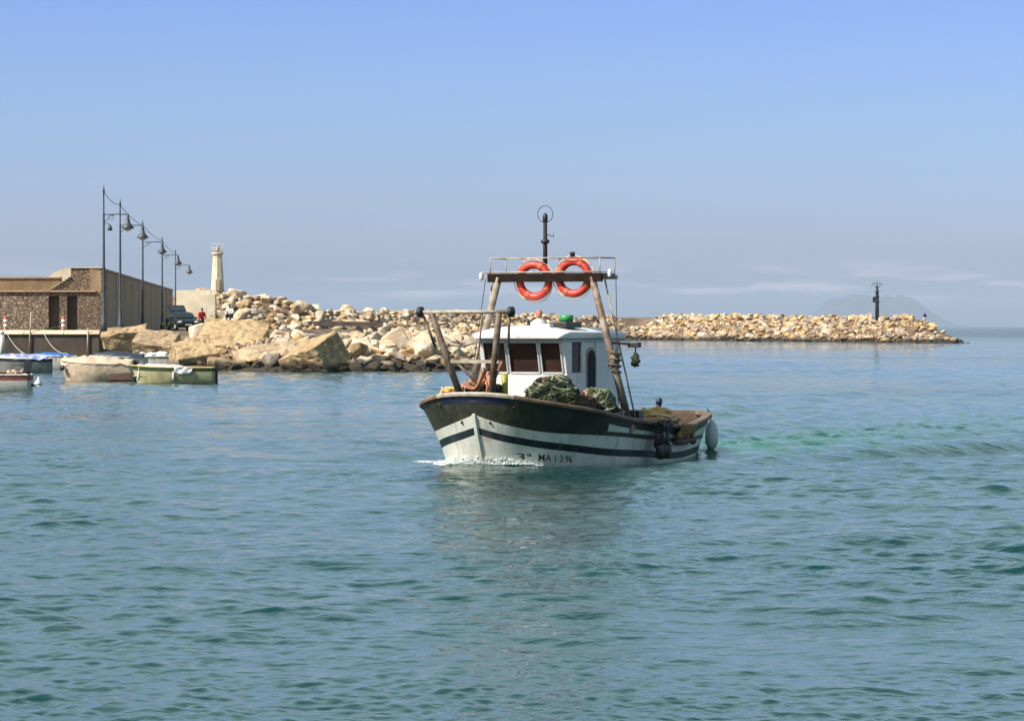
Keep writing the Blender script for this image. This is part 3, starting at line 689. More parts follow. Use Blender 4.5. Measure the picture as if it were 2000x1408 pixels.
# ---- life rings on the gantry
def life_ring(y, z, tilt, label):
    o = empty('life_ring', bw(GT + 0.085, y, z), BOAT_RZ, label, 'life ring', 'life rings on the gantry')
    o.rotation_euler = (0, tilt, BOAT_RZ)
    R, r = 0.276, 0.068
    mb = MB(); mb.tube([Vector((0, R * math.cos(a), R * math.sin(a))) for a in np.linspace(0, 2 * PI, 40, endpoint=False)], r, 12, closed=True)
    mb.build('ring', M['buoy_orange'], o)
    for k in range(4):
        a0 = PI / 4 + k * PI / 2 + 0.3
        mb = MB(); mb.tube([Vector((0, R * math.cos(a), R * math.sin(a))) for a in np.linspace(a0 - 0.13, a0 + 0.13, 6)], r + 0.004, 12); mb.build('band', M['buoy_band'], o)
    mb = MB()
    for k in range(4):
        a0 = PI / 4 + k * PI / 2 + 0.3
        mb.tube([Vector((0.0, (R + r + 0.012 + 0.03 * math.sin(PI * i / 8)) * math.cos(a0 + i * PI / 16), (R + r + 0.012 + 0.03 * math.sin(PI * i / 8)) * math.sin(a0 + i * PI / 16))) for i in range(9)], 0.008, 5)
    mb.build('grab_line', M['rope_tan'], o)
    return o
life_ring(-0.245, GZ - 0.06, 0.06, 'orange life ring hung left of the mast on the gantry')
life_ring(0.505, GZ - 0.01, -0.04, 'orange life ring hung right of the mast, under the small signal lamp')

# ---- nets, basket, fenders: things resting on or hung from the boat
def net_heap(name, loc, size, seed, m_base, m_str, n, label, cat='fishing net', group=None, m2=None, shade_frac=0.3):
    o = empty(name, loc, BOAT_RZ, label, cat, group)
    mb = MB(); mb.blob((0, 0, 0), size, 3, 0.16, seed, 1.8); mb.build('heap', m_base, o)
    rnd = random.Random(seed)
    groups = [MB(), MB()]
    for k in range(n):
        a = rnd.uniform(0, 2 * PI); el = rnd.uniform(0.1, 1.5); pts = []
        da = rnd.uniform(-1, 1) * 0.22; de = rnd.uniform(-1, 1) * 0.13
        m = rnd.randint(6, 12)
        for i in range(m):
            ca = math.cos(el) ; kk = 1.03 + 0.07 * noise.noise(Vector((a * 2, el * 3, seed + k * .3))) + 0.02 * rnd.random()
            p0 = Vector((math.cos(a) * ca, math.sin(a) * ca, math.sin(el)))
            k2 = 1 + 0.16 * noise.noise(p0 * 1.8 + Vector((seed * 7.3, seed * 3.1, seed * 1.7))) * 2
            pts.append(Vector((p0.x * size[0], p0.y * size[1], p0.z * size[2])) * (k2 * kk))
            a += da; el += de
        groups[0 if rnd.random() > shade_frac or not m2 else 1].tube(pts, rnd.uniform(0.006, 0.013), 5)
    groups[0].build('strands', m_str, o)
    if m2: groups[1].build('float_line', m2, o)
    for k in range(4):
        a = rnd.uniform(0, 6.28); el = rnd.uniform(0.25, 1.1); q = Vector((math.cos(a) * math.cos(el) * size[0], math.sin(a) * math.cos(el) * size[1], math.sin(el) * size[2])) * 1.12
        mb = MB(); mb.lathe([(0.012, -0.045), (0.032, -0.03), (0.036, 0.0), (0.032, 0.03), (0.012, 0.045)], q, 8); mb.build('float', M['rope_pale'] if k % 2 else M['rope_orange'], o)
    return o
net_heap('net_heap', bw(1.16, 0.92, 1.12), (0.34, 0.46, 0.30), 11, M['net_green'], M['net_strand'], 230, 'rounded dark green net heap nearer the bow, in front of the wheelhouse', group='green net heaps on the port deck', m2=M['net_strand_pale'], shade_frac=0.3)
net_heap('net_heap', bw(2.28, 1.17, 0.90), (0.32, 0.36, 0.30), 23, M['net_green'], M['net_strand_pale'], 210, 'pale streaked green net heap beside the wheelhouse door', group='green net heaps on the port deck', m2=M['net_strand'], shade_frac=0.55)
net_heap('brown_net', bw(1.62, 1.16, 0.98), (0.46, 0.28, 0.20), 31, M['net_brown'], M['brown_strand'], 70, 'reddish brown net lying between the two green net heaps', group=None)
net_heap('brown_net', bw(2.62, 1.36, 0.72), (0.46, 0.22, 0.17), 37, M['net_brown'], M['brown_strand'], 60, 'brown net spilling over the rail at the foot of the gantry', group=None, m2=M['rope_pale'])
# stern basket / tan net pile
nb = net_heap('tan_net', bw(5.05, 1.08, 0.60), (0.54, 0.38, 0.13), 41, M['tan_net'], M['rope_tan'], 110, 'tan yellow net and rope coil piled in the stern', m2=M['rope_orange'], shade_frac=0.3)
mb = MB()
for k in range(5):
    mb.tube([Vector((0.40 * math.cos(a) * (1 - .08 * k), 0.30 * math.sin(a) * (1 - .08 * k), 0.13 + 0.025 * k + 0.02 * math.sin(3 * a + k))) for a in np.linspace(0, 2 * PI, 24, endpoint=False)], 0.022, 6, closed=True)
mb.build('rope_coil', M['rope_tan'], nb)
mb = MB(); rnd = random.Random(3)                       # draped skirt of the tan net over the rail
US3 = np.linspace(0.64, 0.76, 9)
vs = []; fs = []
for i, u in enumerate(US3):
    for j in range(6):
        zz = sheer(u) + 0.07 - j * 0.045 - 0.05 * math.sin(i * 0.9) * (j / 5)
        p = hull(u, max(0.2, zz), 1, 0.075 + 0.02 * math.sin(i * 2.1 + j)); vs.append((p.x, p.y, zz))
for i in range(8):
    for j in range(5): fs.append([i * 6 + j, (i + 1) * 6 + j, (i + 1) * 6 + j + 1, i * 6 + j + 1])
mb.smooth = True; mb.add([Vector(v) - bl(5.05, 1.08, 0.60) for v in vs], fs); o = mb.build('skirt', M['tan_net'], nb)
sm = o.modifiers.new('solid', 'SOLIDIFY'); sm.thickness = 0.03; sm.offset = 1
# dark net guard hanging over the port side
def guard():
    mb = MB(); mb.smooth = True; vs = []; fs = []; NU, NZ = 9, 14
    for i in range(NU):
        u = 0.470 + 0.062 * i / (NU - 1)
        for j in range(NZ):
            s = j / (NZ - 1); zz = 0.66 - s * 0.60
            e = 0.09 + 0.03 * math.sin(i * 1.9 + j * 0.6) - 0.03 * s + 0.02 * math.sin(j * 1.3)
            uu = u + 0.004 * math.sin(j * 0.9) + 0.0 * s
            p = hull(uu, sheer(uu), 1, 0.02 + e); p.z = zz; vs.append(p)
    n = len(vs)
    for i in range(NU - 1):
        for j in range(NZ - 1): fs.append([i * NZ + j, (i + 1) * NZ + j, (i + 1) * NZ + j + 1, i * NZ + j + 1])
    c = bl(4.0, 1.65, 0.35); mb.add([v - c for v in vs], fs)
    o = mb.build('net_guard', M['black'], None, bw(4.0, 1.65, 0.35), BOAT_RZ)
    sm = o.modifiers.new('solid', 'SOLIDIFY'); sm.thickness = 0.10; sm.offset = -1
    return tag(o, 'black net curtain hanging over the port side amidships', 'net')
guard()
mb = MB(); c0 = hull(0.70, 0.26, 1, 0.06); rel = c0 - hull(0.70, 0.26, 1, 0.06)
pts = [hull(u, 0.275 + 0.01 * math.sin(u * 60), 1, 0.07) - bl(5.0, 1.5, 0.27) for u in np.linspace(0.655, 0.79, 12)]
mb.tube(pts, 0.055, 10); mb.blob(pts[-1], (0.09, 0.07, 0.075), 2, .1, 2); mb.blob(pts[0], (0.07, 0.06, 0.06), 2, .1, 3)
o = mb.build('side_fender', M['boat_rusty'], None, bw(5.0, 1.5, 0.27), BOAT_RZ); tag(o, 'long brown rolled fender lashed along the port quarter', 'fender')
fe = empty('stern_fender', bw(BL + 0.10, 1.20, 0.32), BOAT_RZ, 'grey white plastic fender hanging off the stern corner', 'fender')
mb = MB(); mb.lathe([(0.02, -0.27), (0.075, -0.245), (0.115, -0.17), (0.125, -0.05), (0.12, 0.08), (0.095, 0.17), (0.05, 0.23), (0.03, 0.26), (0.03, 0.29)], (0, 0, 0), 18); mb.build('body', M['fender'], fe)
mb = MB(); mb.tube([(0, 0, 0.28), (0.04, -0.02, 0.40), (0.10, -0.05, 0.47)], 0.012, 6); mb.build('lanyard', M['black'], fe)
mb = MB(); mb.tube([bl(6.0, 0.75, 0.3), bl(6.0, 0.75, 0.90)], 0.045, 10); mb.lathe([(0.05, 0), (0.06, .02), (0.06, .10), (.03, .12)], bl(6.0, 0.75, 0.89), 10); mb.build('winch_post', M['hull_blue'], boat)
mb = MB(); mb.tube([bl(4.2, 0.75, 0.80), bl(6.0, 0.75, 0.80)], 0.016, 6); mb.build('handrail', M['dark_steel'], boat)
mb = MB(); mb.tube([bl(3.5, 1.36, 0.6), bl(3.5, 1.36, 0.84), bl(3.62, 1.36, 0.84)], 0.03, 8); mb.box(bl(3.62, 1.36, 0.74), (0.2, 0.16, 0.2)); mb.build('net_hauler', M['black'], boat, bevel=0.02)
o = MB(); o.smooth = True
o.lathe([(0.09, 0), (0.12, 0.02), (0.125, 0.10), (0.10, 0.12), (0.085, 0.12), (0.08, 0.03)], (0, 0, 0), 14)
o = o.build('basket', M['green_plastic'], None, bw(2.55, 0.52, ZR + 0.287), BOAT_RZ); tag(o, 'small green plastic tub standing on the black wheelhouse roof hatch', 'basket')

# ------------------------------------------------------------------ water
def boat_coords(X, Y):
    dx, dy = X - STEM.x, Y - STEM.y
    return dx * SN + dy * CS, dx * CS - dy * SN      # t aft, w port
def water_height(X, Y):
    rng = np.random.default_rng(21)
    Z = np.zeros_like(X); D = np.sqrt(X * X + Y * Y)
    def lf(sx, sy, seed):
        r = np.random.default_rng(seed); o = np.zeros_like(X)
        for _ in range(7):
            a, b = r.normal(0, 1 / sx), r.normal(0, 1 / sy); o += np.sin(a * X + b * Y + r.uniform(0, 6.28))
        return o / 2.6
    gust = np.clip(1 + 0.60 * lf(9, 7, 3), 0.25, 2.2)
    gust2 = np.clip(1 + 0.60 * lf(3.2, 3.0, 5), 0.2, 2.2)
    def band(n, l0, l1, slope, spread, mod, main):
        nonlocal Z
        lam = np.exp(rng.uniform(np.log(l0), np.log(l1), n))
        for L in lam:
            k = 2 * PI / L; th = main + rng.normal(0, spread)
            A = slope * math.sqrt(2.0 / n) / k
            fade = np.clip((1.2 * L * 260.0 / np.maximum(D, 1) - 0.8) / 2.0, 0, 1)      # drop waves the far mesh cannot carry
            ph = k * (np.cos(th) * X + np.sin(th) * Y) + rng.uniform(0, 6.28)
            Z = Z + A * fade * mod * np.sin(ph)
    band(9, 3.0, 7.5, 0.014, 0.55, np.ones_like(X), 1.35)
    band(26, 0.8, 2.6, 0.052, 0.9, gust, 1.25)
    band(26, 0.42, 0.8, 0.056, 1.3, gust * 0.7 + gust2 * 0.3, 1.4)
    band(40, 0.20, 0.42, 0.076, 1.6, gust * 0.5 + gust2 * 0.5, 1.4)
    band(40, 0.10, 0.20, 0.082, 1.8, gust2, 1.3)
    # the boat's own waves
    t, w = boat_coords(X, Y)
    s = t - BL + 0.3
    aft = np.clip(s, 0, None)
    near = (D < 260)
    core = np.exp(-(w / (1.1 + 0.075 * aft)) ** 2) * (s > -0.6) * np.exp(-aft / 32.0)
    chop = np.zeros_like(X)
    for _ in range(16):
        L = np.exp(rng.uniform(np.log(0.3), np.log(1.1))); k = 2 * PI / L; th = rng.uniform(0, 6.28)
        chop += 0.010 * np.sin(k * (np.cos(th) * X + np.sin(th) * Y) + rng.uniform(0, 6.28))
    Z = Z + core * chop * 0.9
    for side in (1, -1):
        arm = side * w - (2.7 + 0.19 * np.clip(t, 0, None)) - 0.12 * np.sin(t * 0.9)
        amp = 0.20 * np.exp(-np.clip(t, 0, None) / 40.0) * np.clip((t - 1.0) / 4.0, 0, 1)
        Z = Z + amp * np.exp(-(arm / (1.0 + 0.03 * np.clip(t, 0, None))) ** 2) * np.cos(arm * 2.3 - 0.35) * (0.8 + 0.35 * np.sin(t * 0.7 + 1.0))
        Z = Z + 0.25 * amp * np.exp(-((arm + 2.4) / 0.6) ** 2)
        arm2 = side * w - (0.9 + 0.16 * aft)
        Z = Z + 0.10 * np.exp(-aft / 30.0) * (s > -0.3) * np.exp(-(arm2 / (0.6 + 0.015 * aft)) ** 2) * np.cos(arm2 * 3.8)
    ins = np.exp(-np.clip(np.abs(w) - 1.3, 0, None) ** 2 / 0.5)
    Z = Z - 0.12 * ins * np.exp(-((t - 4.6) / 2.6) ** 2)
    Z = Z + 0.05 * np.exp(-(t - 0.15) ** 2 / 0.18) * np.exp(-np.clip(np.abs(w) - 0.25, 0, None) ** 2 / 0.25)
    aer = np.exp(-(np.abs(w - 0.5 - 0.06 * aft) / (2.0 + 0.12 * aft)) ** 2) * (s > -1.2) * np.exp(-aft / 10.0) * np.clip((s + 0.8) / 0.8, 0, 1)
    return Z, np.clip(aer, 0, 1)

def build_water():
    ys = [-80, -50, -30, -15, -5, 2, 8, 12, 14.5]
    y = 16.0
    while y < 62: ys.append(y); y += 0.022 + 0.00165 * (y - 16)
    while y < 38800: ys.append(y); y += max(0.10, 0.0000105 * y * y * 2.4 if y < 900 else 0.06 * y)
    ys.append(38800.0)
    ys = np.array(ys)
    u = np.linspace(-1.12, 1.12, 560)
    ext = np.array([1.3, 1.7, 2.5, 4, 7, 12])
    u = np.concatenate([-ext[::-1], u, ext])
    hw = np.maximum(3.4, (1000.0 / FPX) * np.maximum(ys, 16.0) * 1.04)
    X = u[None, :] * hw[:, None]; Y = np.repeat(ys[:, None], len(u), 1)
    Z, aer = water_height(X, Y)
    far = np.clip((900 - Y) / 300, 0, 1) * np.clip((Y - 13) / 3, 0, 1)
    Z *= far
    nr, nc = X.shape
    co = np.stack([X, Y, Z], -1).reshape(-1, 3).astype(np.float32)
    i = np.arange(nr - 1)[:, None] * nc + np.arange(nc - 1)[None, :]
    q = np.stack([i, i + 1, i + nc + 1, i + nc], -1).reshape(-1, 4).astype(np.int32)
    me = bpy.data.meshes.new('water'); me.vertices.add(len(co)); me.vertices.foreach_set('co', co.ravel())
    me.loops.add(q.size); me.loops.foreach_set('vertex_index', q.ravel())
    me.polygons.add(len(q)); me.polygons.foreach_set('loop_start', np.arange(0, q.size, 4, dtype=np.int32))
    me.polygons.foreach_set('use_smooth', np.ones(len(q), dtype=bool))
    me.update(); me.validate()
    at = me.attributes.new('aerated', 'FLOAT', 'POINT'); at.data.foreach_set('value', aer.reshape(-1).astype(np.float32))
    print('water verts', len(co))
    m, n, l, b = new_mat('sea_water')
    b.inputs['Roughness'].default_value = 0.04; b.inputs['IOR'].default_value = 1.333
    a = n.new('ShaderNodeAttribute'); a.attribute_name = 'aerated'
    ge = n.new('ShaderNodeNewGeometry')
    dep = n.new('ShaderNodeTexNoise'); dep.inputs['Scale'].default_value = 0.05; l.new(ge.outputs['Position'], dep.inputs['Vector'])
    mx0 = n.new('ShaderNodeMix'); mx0.data_type = 'RGBA'
    mx0.inputs[6].default_value = (0.0022, 0.034, 0.028, 1); mx0.inputs[7].default_value = (0.003, 0.030, 0.031, 1)
    l.new(dep.outputs[0], mx0.inputs[0])
    mx = n.new('ShaderNodeMix'); mx.data_type = 'RGBA'; mx.inputs[7].default_value = (0.010, 0.125, 0.07, 1)
    l.new(mx0.outputs[2], mx.inputs[6]); l.new(a.outputs['Fac'], mx.inputs[0]); l.new(mx.outputs[2], b.inputs['Base Color'])
    # fine ripples, stronger in gust patches
    mp = n.new('ShaderNodeMapping'); mp.inputs['Scale'].default_value = (1.0, 1.25, 1.0); l.new(ge.outputs['Position'], mp.inputs[0])
    n1 = n.new('ShaderNodeTexNoise'); n1.inputs['Scale'].default_value = 5.5; n1.inputs['Detail'].default_value = 4; n1.inputs['Roughness'].default_value = 0.55
    l.new(mp.outputs[0], n1.inputs['Vector'])
    n2 = n.new('ShaderNodeTexNoise'); n2.inputs['Scale'].default_value = 0.85; n2.inputs['Detail'].default_value = 3; l.new(mp.outputs[0], n2.inputs['Vector'])
    mp3 = n.new('ShaderNodeMapping'); mp3.inputs['Scale'].default_value = (0.020, 0.026, 1.0); l.new(ge.outputs['Position'], mp3.inputs[0])
    n3 = n.new('ShaderNodeTexNoise'); n3.inputs['Scale'].default_value = 1.0; n3.inputs['Detail'].default_value = 4; l.new(mp3.outputs[0], n3.inputs['Vector'])
    r3 = n.new('ShaderNodeMapRange'); r3.inputs[1].default_value = 0.36; r3.inputs[2].default_value = 0.66; r3.inputs[3].default_value = 0.25; r3.inputs[4].default_value = 1.25; l.new(n3.outputs[0], r3.inputs[0])
    sy = n.new('ShaderNodeSeparateXYZ'); l.new(ge.outputs['Position'], sy.inputs[0])
    ro = n.new('ShaderNodeMapRange'); ro.inputs[1].default_value = 430; ro.inputs[2].default_value = 760; ro.inputs[3].default_value = 1.0; ro.inputs[4].default_value = 8.0; l.new(sy.outputs['Y'], ro.inputs[0])   # choppier open sea outside the breakwater
    r3m = n.new('ShaderNodeMath'); r3m.operation = 'MULTIPLY'; l.new(r3.outputs[0], r3m.inputs[0]); l.new(ro.outputs[0], r3m.inputs[1])
    s1 = n.new('ShaderNodeMath'); s1.operation = 'MULTIPLY'; s1.inputs[1].default_value = 0.034; l.new(n1.outputs[0], s1.inputs[0])
    s2 = n.new('ShaderNodeMath'); s2.operation = 'MULTIPLY_ADD'; s2.inputs[1].default_value = 0.085; l.new(n2.outputs[0], s2.inputs[0]); l.new(s1.outputs[0], s2.inputs[2])
    s3 = n.new('ShaderNodeMath'); s3.operation = 'MULTIPLY'; l.new(s2.outputs[0], s3.inputs[0]); l.new(r3m.outputs[0], s3.inputs[1])
    bu = n.new('ShaderNodeBump'); bu.inputs['Strength'].default_value = 1.0; bu.inputs['Distance'].default_value = 1.0
    l.new(s3.outputs[0], bu.inputs['Height']); l.new(bu.outputs[0], b.inputs['Normal'])
    me.materials.append(m)
    o = bpy.data.objects.new('water', me); COL.objects.link(o); o['kind'] = 'structure'
    return o
build_water()

# bow wave foam: a low ragged lip of white water along the stem and the streak it throws to starboard
mb = MB(); rnd = random.Random(5); o0 = bw(0.2, 0, 0)
def foam_bit(pt, r, flat=0.6): mb.blob(pt - o0, (r * rnd.uniform(1, 2.0), r * rnd.uniform(1, 1.6), r * flat), 1, 0.3, rnd.random() * 99)
for k in range(3200):
    side = 1 if rnd.random() > 0.5 else -1
    s_ = abs(rnd.gauss(0, 0.26))
    if s_ > (0.55 if side == 1 else 0.9) or noise.noise(Vector((s_ * 7, side * 3.0, k * 0.0004))) < -0.22: continue
    p = hull(s_ ** 1.5 / BL, 0.03, side, 0); t = BL / 2 - p.x
    off = abs(rnd.gauss(0, 0.05 + 0.09 * s_)); lip = math.exp(-(off / 0.08) ** 2)
    hz = 0.035 + rnd.random() ** 2 * (0.13 * lip * max(0.15, 1 - s_) + 0.01)
    foam_bit(bw(t + rnd.uniform(-.08, .03), side * (abs(p.y) + off + 0.005), hz), rnd.uniform(0.004, 0.015))
mb.smooth = True                                       # the solid lip of white water
for side in (1, -1):
    NS, NO = 46, 9; vs = []; fs = []; LM = 0.62 if side == 1 else 0.95
    for i in range(NS):
        s_ = LM * i / (NS - 1); p = hull(s_ ** 1.5 / BL, 0.03, side, 0); t = BL / 2 - p.x; e_ = 1 - (s_ / LM) ** 1.5
        for j in range(NO):
            q = j / (NO - 1); nz = noise.noise(Vector((s_ * 16, q * 4, side * 5.0))); n2_ = noise.noise(Vector((s_ * 45, q * 11, side * 9.0)))
            zz = 0.03 + e_ * (0.13 * (1 - q) ** 1.3 * (0.75 + 0.9 * nz + 0.4 * n2_)) - 0.05 * q
            vs.append(bw(t - 0.05 * (1 - q) * e_, side * (abs(p.y) - 0.02 + q * (0.13 + 0.10 * nz + 0.16 * s_)), zz) - o0)
    for i in range(NS - 1):
        for j in range(NO - 1): fs.append([i * NO + j, (i + 1) * NO + j, (i + 1) * NO + j + 1, i * NO + j + 1])
    mb.add(vs, fs)
for k in range(900):
    s_ = rnd.random() ** 0.8; pt = bw(0.22 + 0.30 * s_, -0.40 - 0.80 * s_, 0.04 + 0.012 * rnd.random()) + Vector((rnd.gauss(0, .05), rnd.gauss(0, .10), 0))
    foam_bit(pt, rnd.uniform(.005, .02), 0.35)
o = mb.build('bow_foam', M['foam'], None, o0); tag(o, 'white foam of the bow wave at the stem', 'foam', kind='stuff')

# ------------------------------------------------------------------ land
LAND = [(-260, 186), (-24.9, 186), (-22.5, 175), (-18.5, 162), (-13.5, 157), (-8, 156), (-3.4, 158), (-1.4, 168), (0.5, 190), (2.5, 260), (7, 350), (13, 460),
        (19, 517), (23, 519), (40, 470), (55, 424), (59, 418), (62, 420), (61, 436), (48, 478), (28, 548), (0, 540), (-40, 440), (-260, 440)]
CREST = [(-46, 352, 5.2), (-36, 346, 5.7), (-31, 340, 5.5), (-26, 340, 5.2), (-21.5, 346, 3.6), (-17, 365, 3.7), (-12.5, 400, 3.9), (-6, 445, 3.9), (8, 505, 3.7), (22, 528, 3.75), (40, 482, 3.7), (56.5, 433, 3.2), (60.5, 424.5, 0.7), (62, 422, -0.8)]
def seg_dist(X, Y, a, b):
    ax, ay = a; bx, by = b; dx, dy = bx - ax, by - ay
    s = np.clip(((X - ax) * dx + (Y - ay) * dy) / (dx * dx + dy * dy), 0, 1)
    return np.hypot(X - ax - s * dx, Y - ay - s * dy), s
def land_height(X, Y):
    X = np.asarray(X, float); Y = np.asarray(Y, float)
    d = np.full(X.shape, 1e9); ins = np.zeros(X.shape, bool); n = len(LAND)
    for i in range(n):
        a, b = LAND[i], LAND[(i + 1) % n]
        dd, _ = seg_dist(X, Y, a, b); d = np.minimum(d, dd)
        c = ((a[1] > Y) != (b[1] > Y)) & (X < (b[0] - a[0]) * (Y - a[1]) / (b[1] - a[1] + 1e-12) + a[0]); ins ^= c
    sd_ = np.where(ins, d, -d)
    plat = np.clip(sd_ / 8.0 * 2.0, -1.2, np.where(X > -17, 1.5, 1.9))
    plat = np.where((X < -24.9) & (sd_ > 0), np.minimum(1.96, sd_ * 20), plat)
    lim = np.clip((Y - 480) / 30, 0, 1); plat = plat * (1 - lim) + np.minimum(plat, 1.0) * lim
    rd = np.full(X.shape, -2.0)
    for a, b in zip(CREST[:-1], CREST[1:]):
        dd, s = seg_dist(X, Y, a[:2], b[:2]); rd = np.maximum(rd, a[2] + (b[2] - a[2]) * s - 0.55 * np.clip(dd - 0.8, 0, None))
    return np.maximum(plat, rd)
def build_terrain():
    xs = np.concatenate([np.arange(-260, -60, 8.0), np.arange(-60, 70, 0.9)]); ys = np.concatenate([np.arange(150, 215, 0.8), np.arange(215, 560, 1.5)])
    X, Y = np.meshgrid(xs, ys); Z = land_height(X, Y)
    jit = np.array([noise.noise(Vector((x * .35, y * .35, 0))) for x, y in zip(X.ravel(), Y.ravel())]).reshape(X.shape)
    Z = np.where(Z > 0.2, Z + 0.10 * jit * ((X > -24) | (Y > 240)), Z) - 0.0
    Z = np.where((X < -23) & (Y < 189), np.minimum(Z, 1.94), Z)
    nr, nc = X.shape; co = np.stack([X, Y, Z], -1).reshape(-1, 3)
    i = np.arange(nr - 1)[:, None] * nc + np.arange(nc - 1)[None, :]; q = np.stack([i, i + 1, i + nc + 1, i + nc], -1).reshape(-1, 4)
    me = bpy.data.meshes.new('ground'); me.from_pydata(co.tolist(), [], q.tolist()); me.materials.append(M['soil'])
    me.polygons.foreach_set('use_smooth', [True] * len(me.polygons))
    o = bpy.data.objects.new('ground', me); COL.objects.link(o); o['kind'] = 'structure'
build_terrain()

# ------------------------------------------------------------------ boulders
def rock_mesh(name, seed, mats, n=16, flat=1.0, bev=0.07):
    rnd = random.Random(seed); bm = bmesh.new()
    for _ in range(n):
        v = Vector((rnd.gauss(0, 1), rnd.gauss(0, 1), rnd.gauss(0, 1))).normalized() * rnd.uniform(0.82, 1.12)
        bm.verts.new((v.x, v.y * 0.9, v.z * 0.78 * flat))
    r = bmesh.ops.convex_hull(bm, input=bm.verts)
    bmesh.ops.delete(bm, geom=[g for g in r['geom_interior'] if isinstance(g, bmesh.types.BMVert)], context='VERTS')
    bmesh.ops.dissolve_limit(bm, angle_limit=math.radians(18), verts=bm.verts, edges=bm.edges)
    bmesh.ops.bevel(bm, geom=bm.edges[:], offset=bev, segments=1, affect='EDGES', profile=0.6)
    bmesh.ops.triangulate(bm, faces=bm.faces)
    bmesh.ops.subdivide_edges(bm, edges=bm.edges[:], cuts=1, use_grid_fill=True)
    for v in bm.verts:
        v.co += v.co.normalized() * 0.055 * noise.noise(v.co * 2.3 + Vector((seed, 0, 0)))
    bmesh.ops.recalc_face_normals(bm, faces=bm.faces)
    me = bpy.data.meshes.new(name); bm.to_mesh(me); bm.free()
    for m in (mats if isinstance(mats, list) else [mats]): me.materials.append(m)
    return me
ROCKS = [rock_mesh('boulder', 100 + k, M['rock'], random.Random(k).choice([12, 14, 18]), bev=0.06) for k in range(12)]
ROCKS_W = [rock_mesh('boulder', 300 + k, M['rock_white'], random.Random(k).choice([12, 14, 18]), bev=0.06) for k in range(8)]
cands = []
def scatter(line, n, back, size, zone, rnd, lift=0.15, bias=1.0, off=0.0):
    pts = [Vector(p) for p in line]; ls = [(b - a).length for a, b in zip(pts[:-1], pts[1:])]; T = sum(ls); placed = []
    tries = 0
    while len(placed) < n and tries < n * 30:
        tries += 1
        s = rnd.random() * T; i = 0
        while s > ls[i]: s -= ls[i]; i += 1
        d = (pts[i + 1] - pts[i]).normalized(); p = pts[i] + d * s; nrm = Vector((-d.y, d.x))
        q = p + nrm * (off + rnd.random() ** bias * back)
        r = size[0] + (size[1] - size[0]) * rnd.random() ** 1.8
        if any((q - o).length < 0.62 * (r + ro) for o, ro in placed): continue
        placed.append((q, r)); z = float(land_height([q.x], [q.y])[0])
        if z < -0.5: continue
        cands.append((q.x, q.y, z + r * lift, r, zone))
rnd = random.Random(12)
scatter([(-24.2, 184), (-22.2, 175), (-18.2, 162.3), (-13.3, 157.3), (-8, 156.3), (-3.4, 158.3), (-1.2, 168), (0.7, 190), (2.7, 260)], 300, 9.5, (0.35, 0.9), 'shore', rnd, 0.08, 1.0, -1.0)
scatter([(-15, 157.6), (-8, 156.2), (-3.4, 158), (-1.0, 170)], 150, 8, (0.25, 0.7), 'shore', rnd, 0.2, 1.0, -0.8)
scatter([(-24.2, 184), (-22.2, 175), (-18.2, 162.3), (-13.3, 157.3), (-8, 156.3), (-3.4, 158.3), (-1.2, 168), (0.7, 190)], 700, 9.5, (0.12, 0.30), 'shore', rnd, 0.35, 1.0, -1.2)
scatter([(-40, 337.5), (-31, 332), (-24, 331), (-19, 341), (-15, 358)], 280, 10, (0.5, 1.5), 'mound', rnd, 0.12)
scatter([(-24, 318), (-12, 330), (-4, 400)], 40, 16, (0.5, 1.1), 'mound', rnd, 0.2)
bwl = [(-17, 352), (-10, 392), (-3, 437), (10, 494), (21.5, 517.5), (37.5, 474), (55.5, 424.5)]
scatter(bwl, 1500, 12, (0.38, 0.95), 'breakwater', rnd, 0.15, 1.0, -6.5)
scatter(bwl[4:], 700, 10.5, (0.4, 1.1), 'breakwater', rnd, 0.25, 1.0, -6.5)
scatter([(54.0, 424), (57.5, 418.5), (61.5, 420.5)], 90, 8, (0.4, 0.8), 'breakwater', rnd, 0.15, 1.0, -3.5)
scatter([(12, 498), (21, 514), (27, 504)], 90, 15, (0.55, 1.1), 'breakwater', rnd, 0.15, 1.0, -9.0)
LBL = {'shore': ('weathered limestone boulder among the riprap at the near shore', 'boulders of the near shore riprap'),
       'mound': ('pale angular boulder piled on the mound right of the harbour light tower', 'boulders on the mound by the light tower'),
       'breakwater': ('tan boulder in the long low breakwater across the harbour mouth', 'boulders of the far breakwater')}
# the named large blocks of the near shore
def slab(label, px, py, d, size, rot, seed, m, grooves=False, name='boulder', cat='boulder', jit=0.09):
    bm = bmesh.new(); bmesh.ops.create_cube(bm, size=1.0)
    bmesh.ops.subdivide_edges(bm, edges=bm.edges[:], cuts=11, use_grid_fill=True)
    for v in bm.verts:
        v.co = Vector((v.co.x * size[0], v.co.y * size[1], v.co.z * size[2]))
        v.co += Vector((noise.noise(v.co * 0.8 + Vector((seed, 0, 0))), noise.noise(v.co * 0.8 + Vector((0, seed, 0))), noise.noise(v.co * 0.8 + Vector((0, 0, seed))))) * jit * 2.2
        c_ = v.co.copy(); nn_ = noise.fractal(c_ * 2.4 + Vector((seed * 3.0, 0, 0)), 1.0, 2.0, 4); cr_ = abs(noise.noise(c_ * 1.3 + Vector((0, seed * 5.0, 0))))
        v.co += c_.normalized() * (0.055 * nn_ - (0.10 * (1 - cr_ / 0.07) if cr_ < 0.07 else 0.0))
    bmesh.ops.recalc_face_normals(bm, faces=bm.faces)
    me = bpy.data.meshes.new(name); bm.to_mesh(me); bm.free(); me.materials.append(m)
    o = bpy.data.objects.new(name, me); COL.objects.link(o); o.location = P(px, py, d); o.rotation_euler = [math.radians(a) for a in rot]
    b = o.modifiers.new('bevel', 'BEVEL'); b.width = 0.035; b.segments = 1; b.limit_method = 'ANGLE'; b.angle_limit = math.radians(50)
    tag(o, label, cat); return o
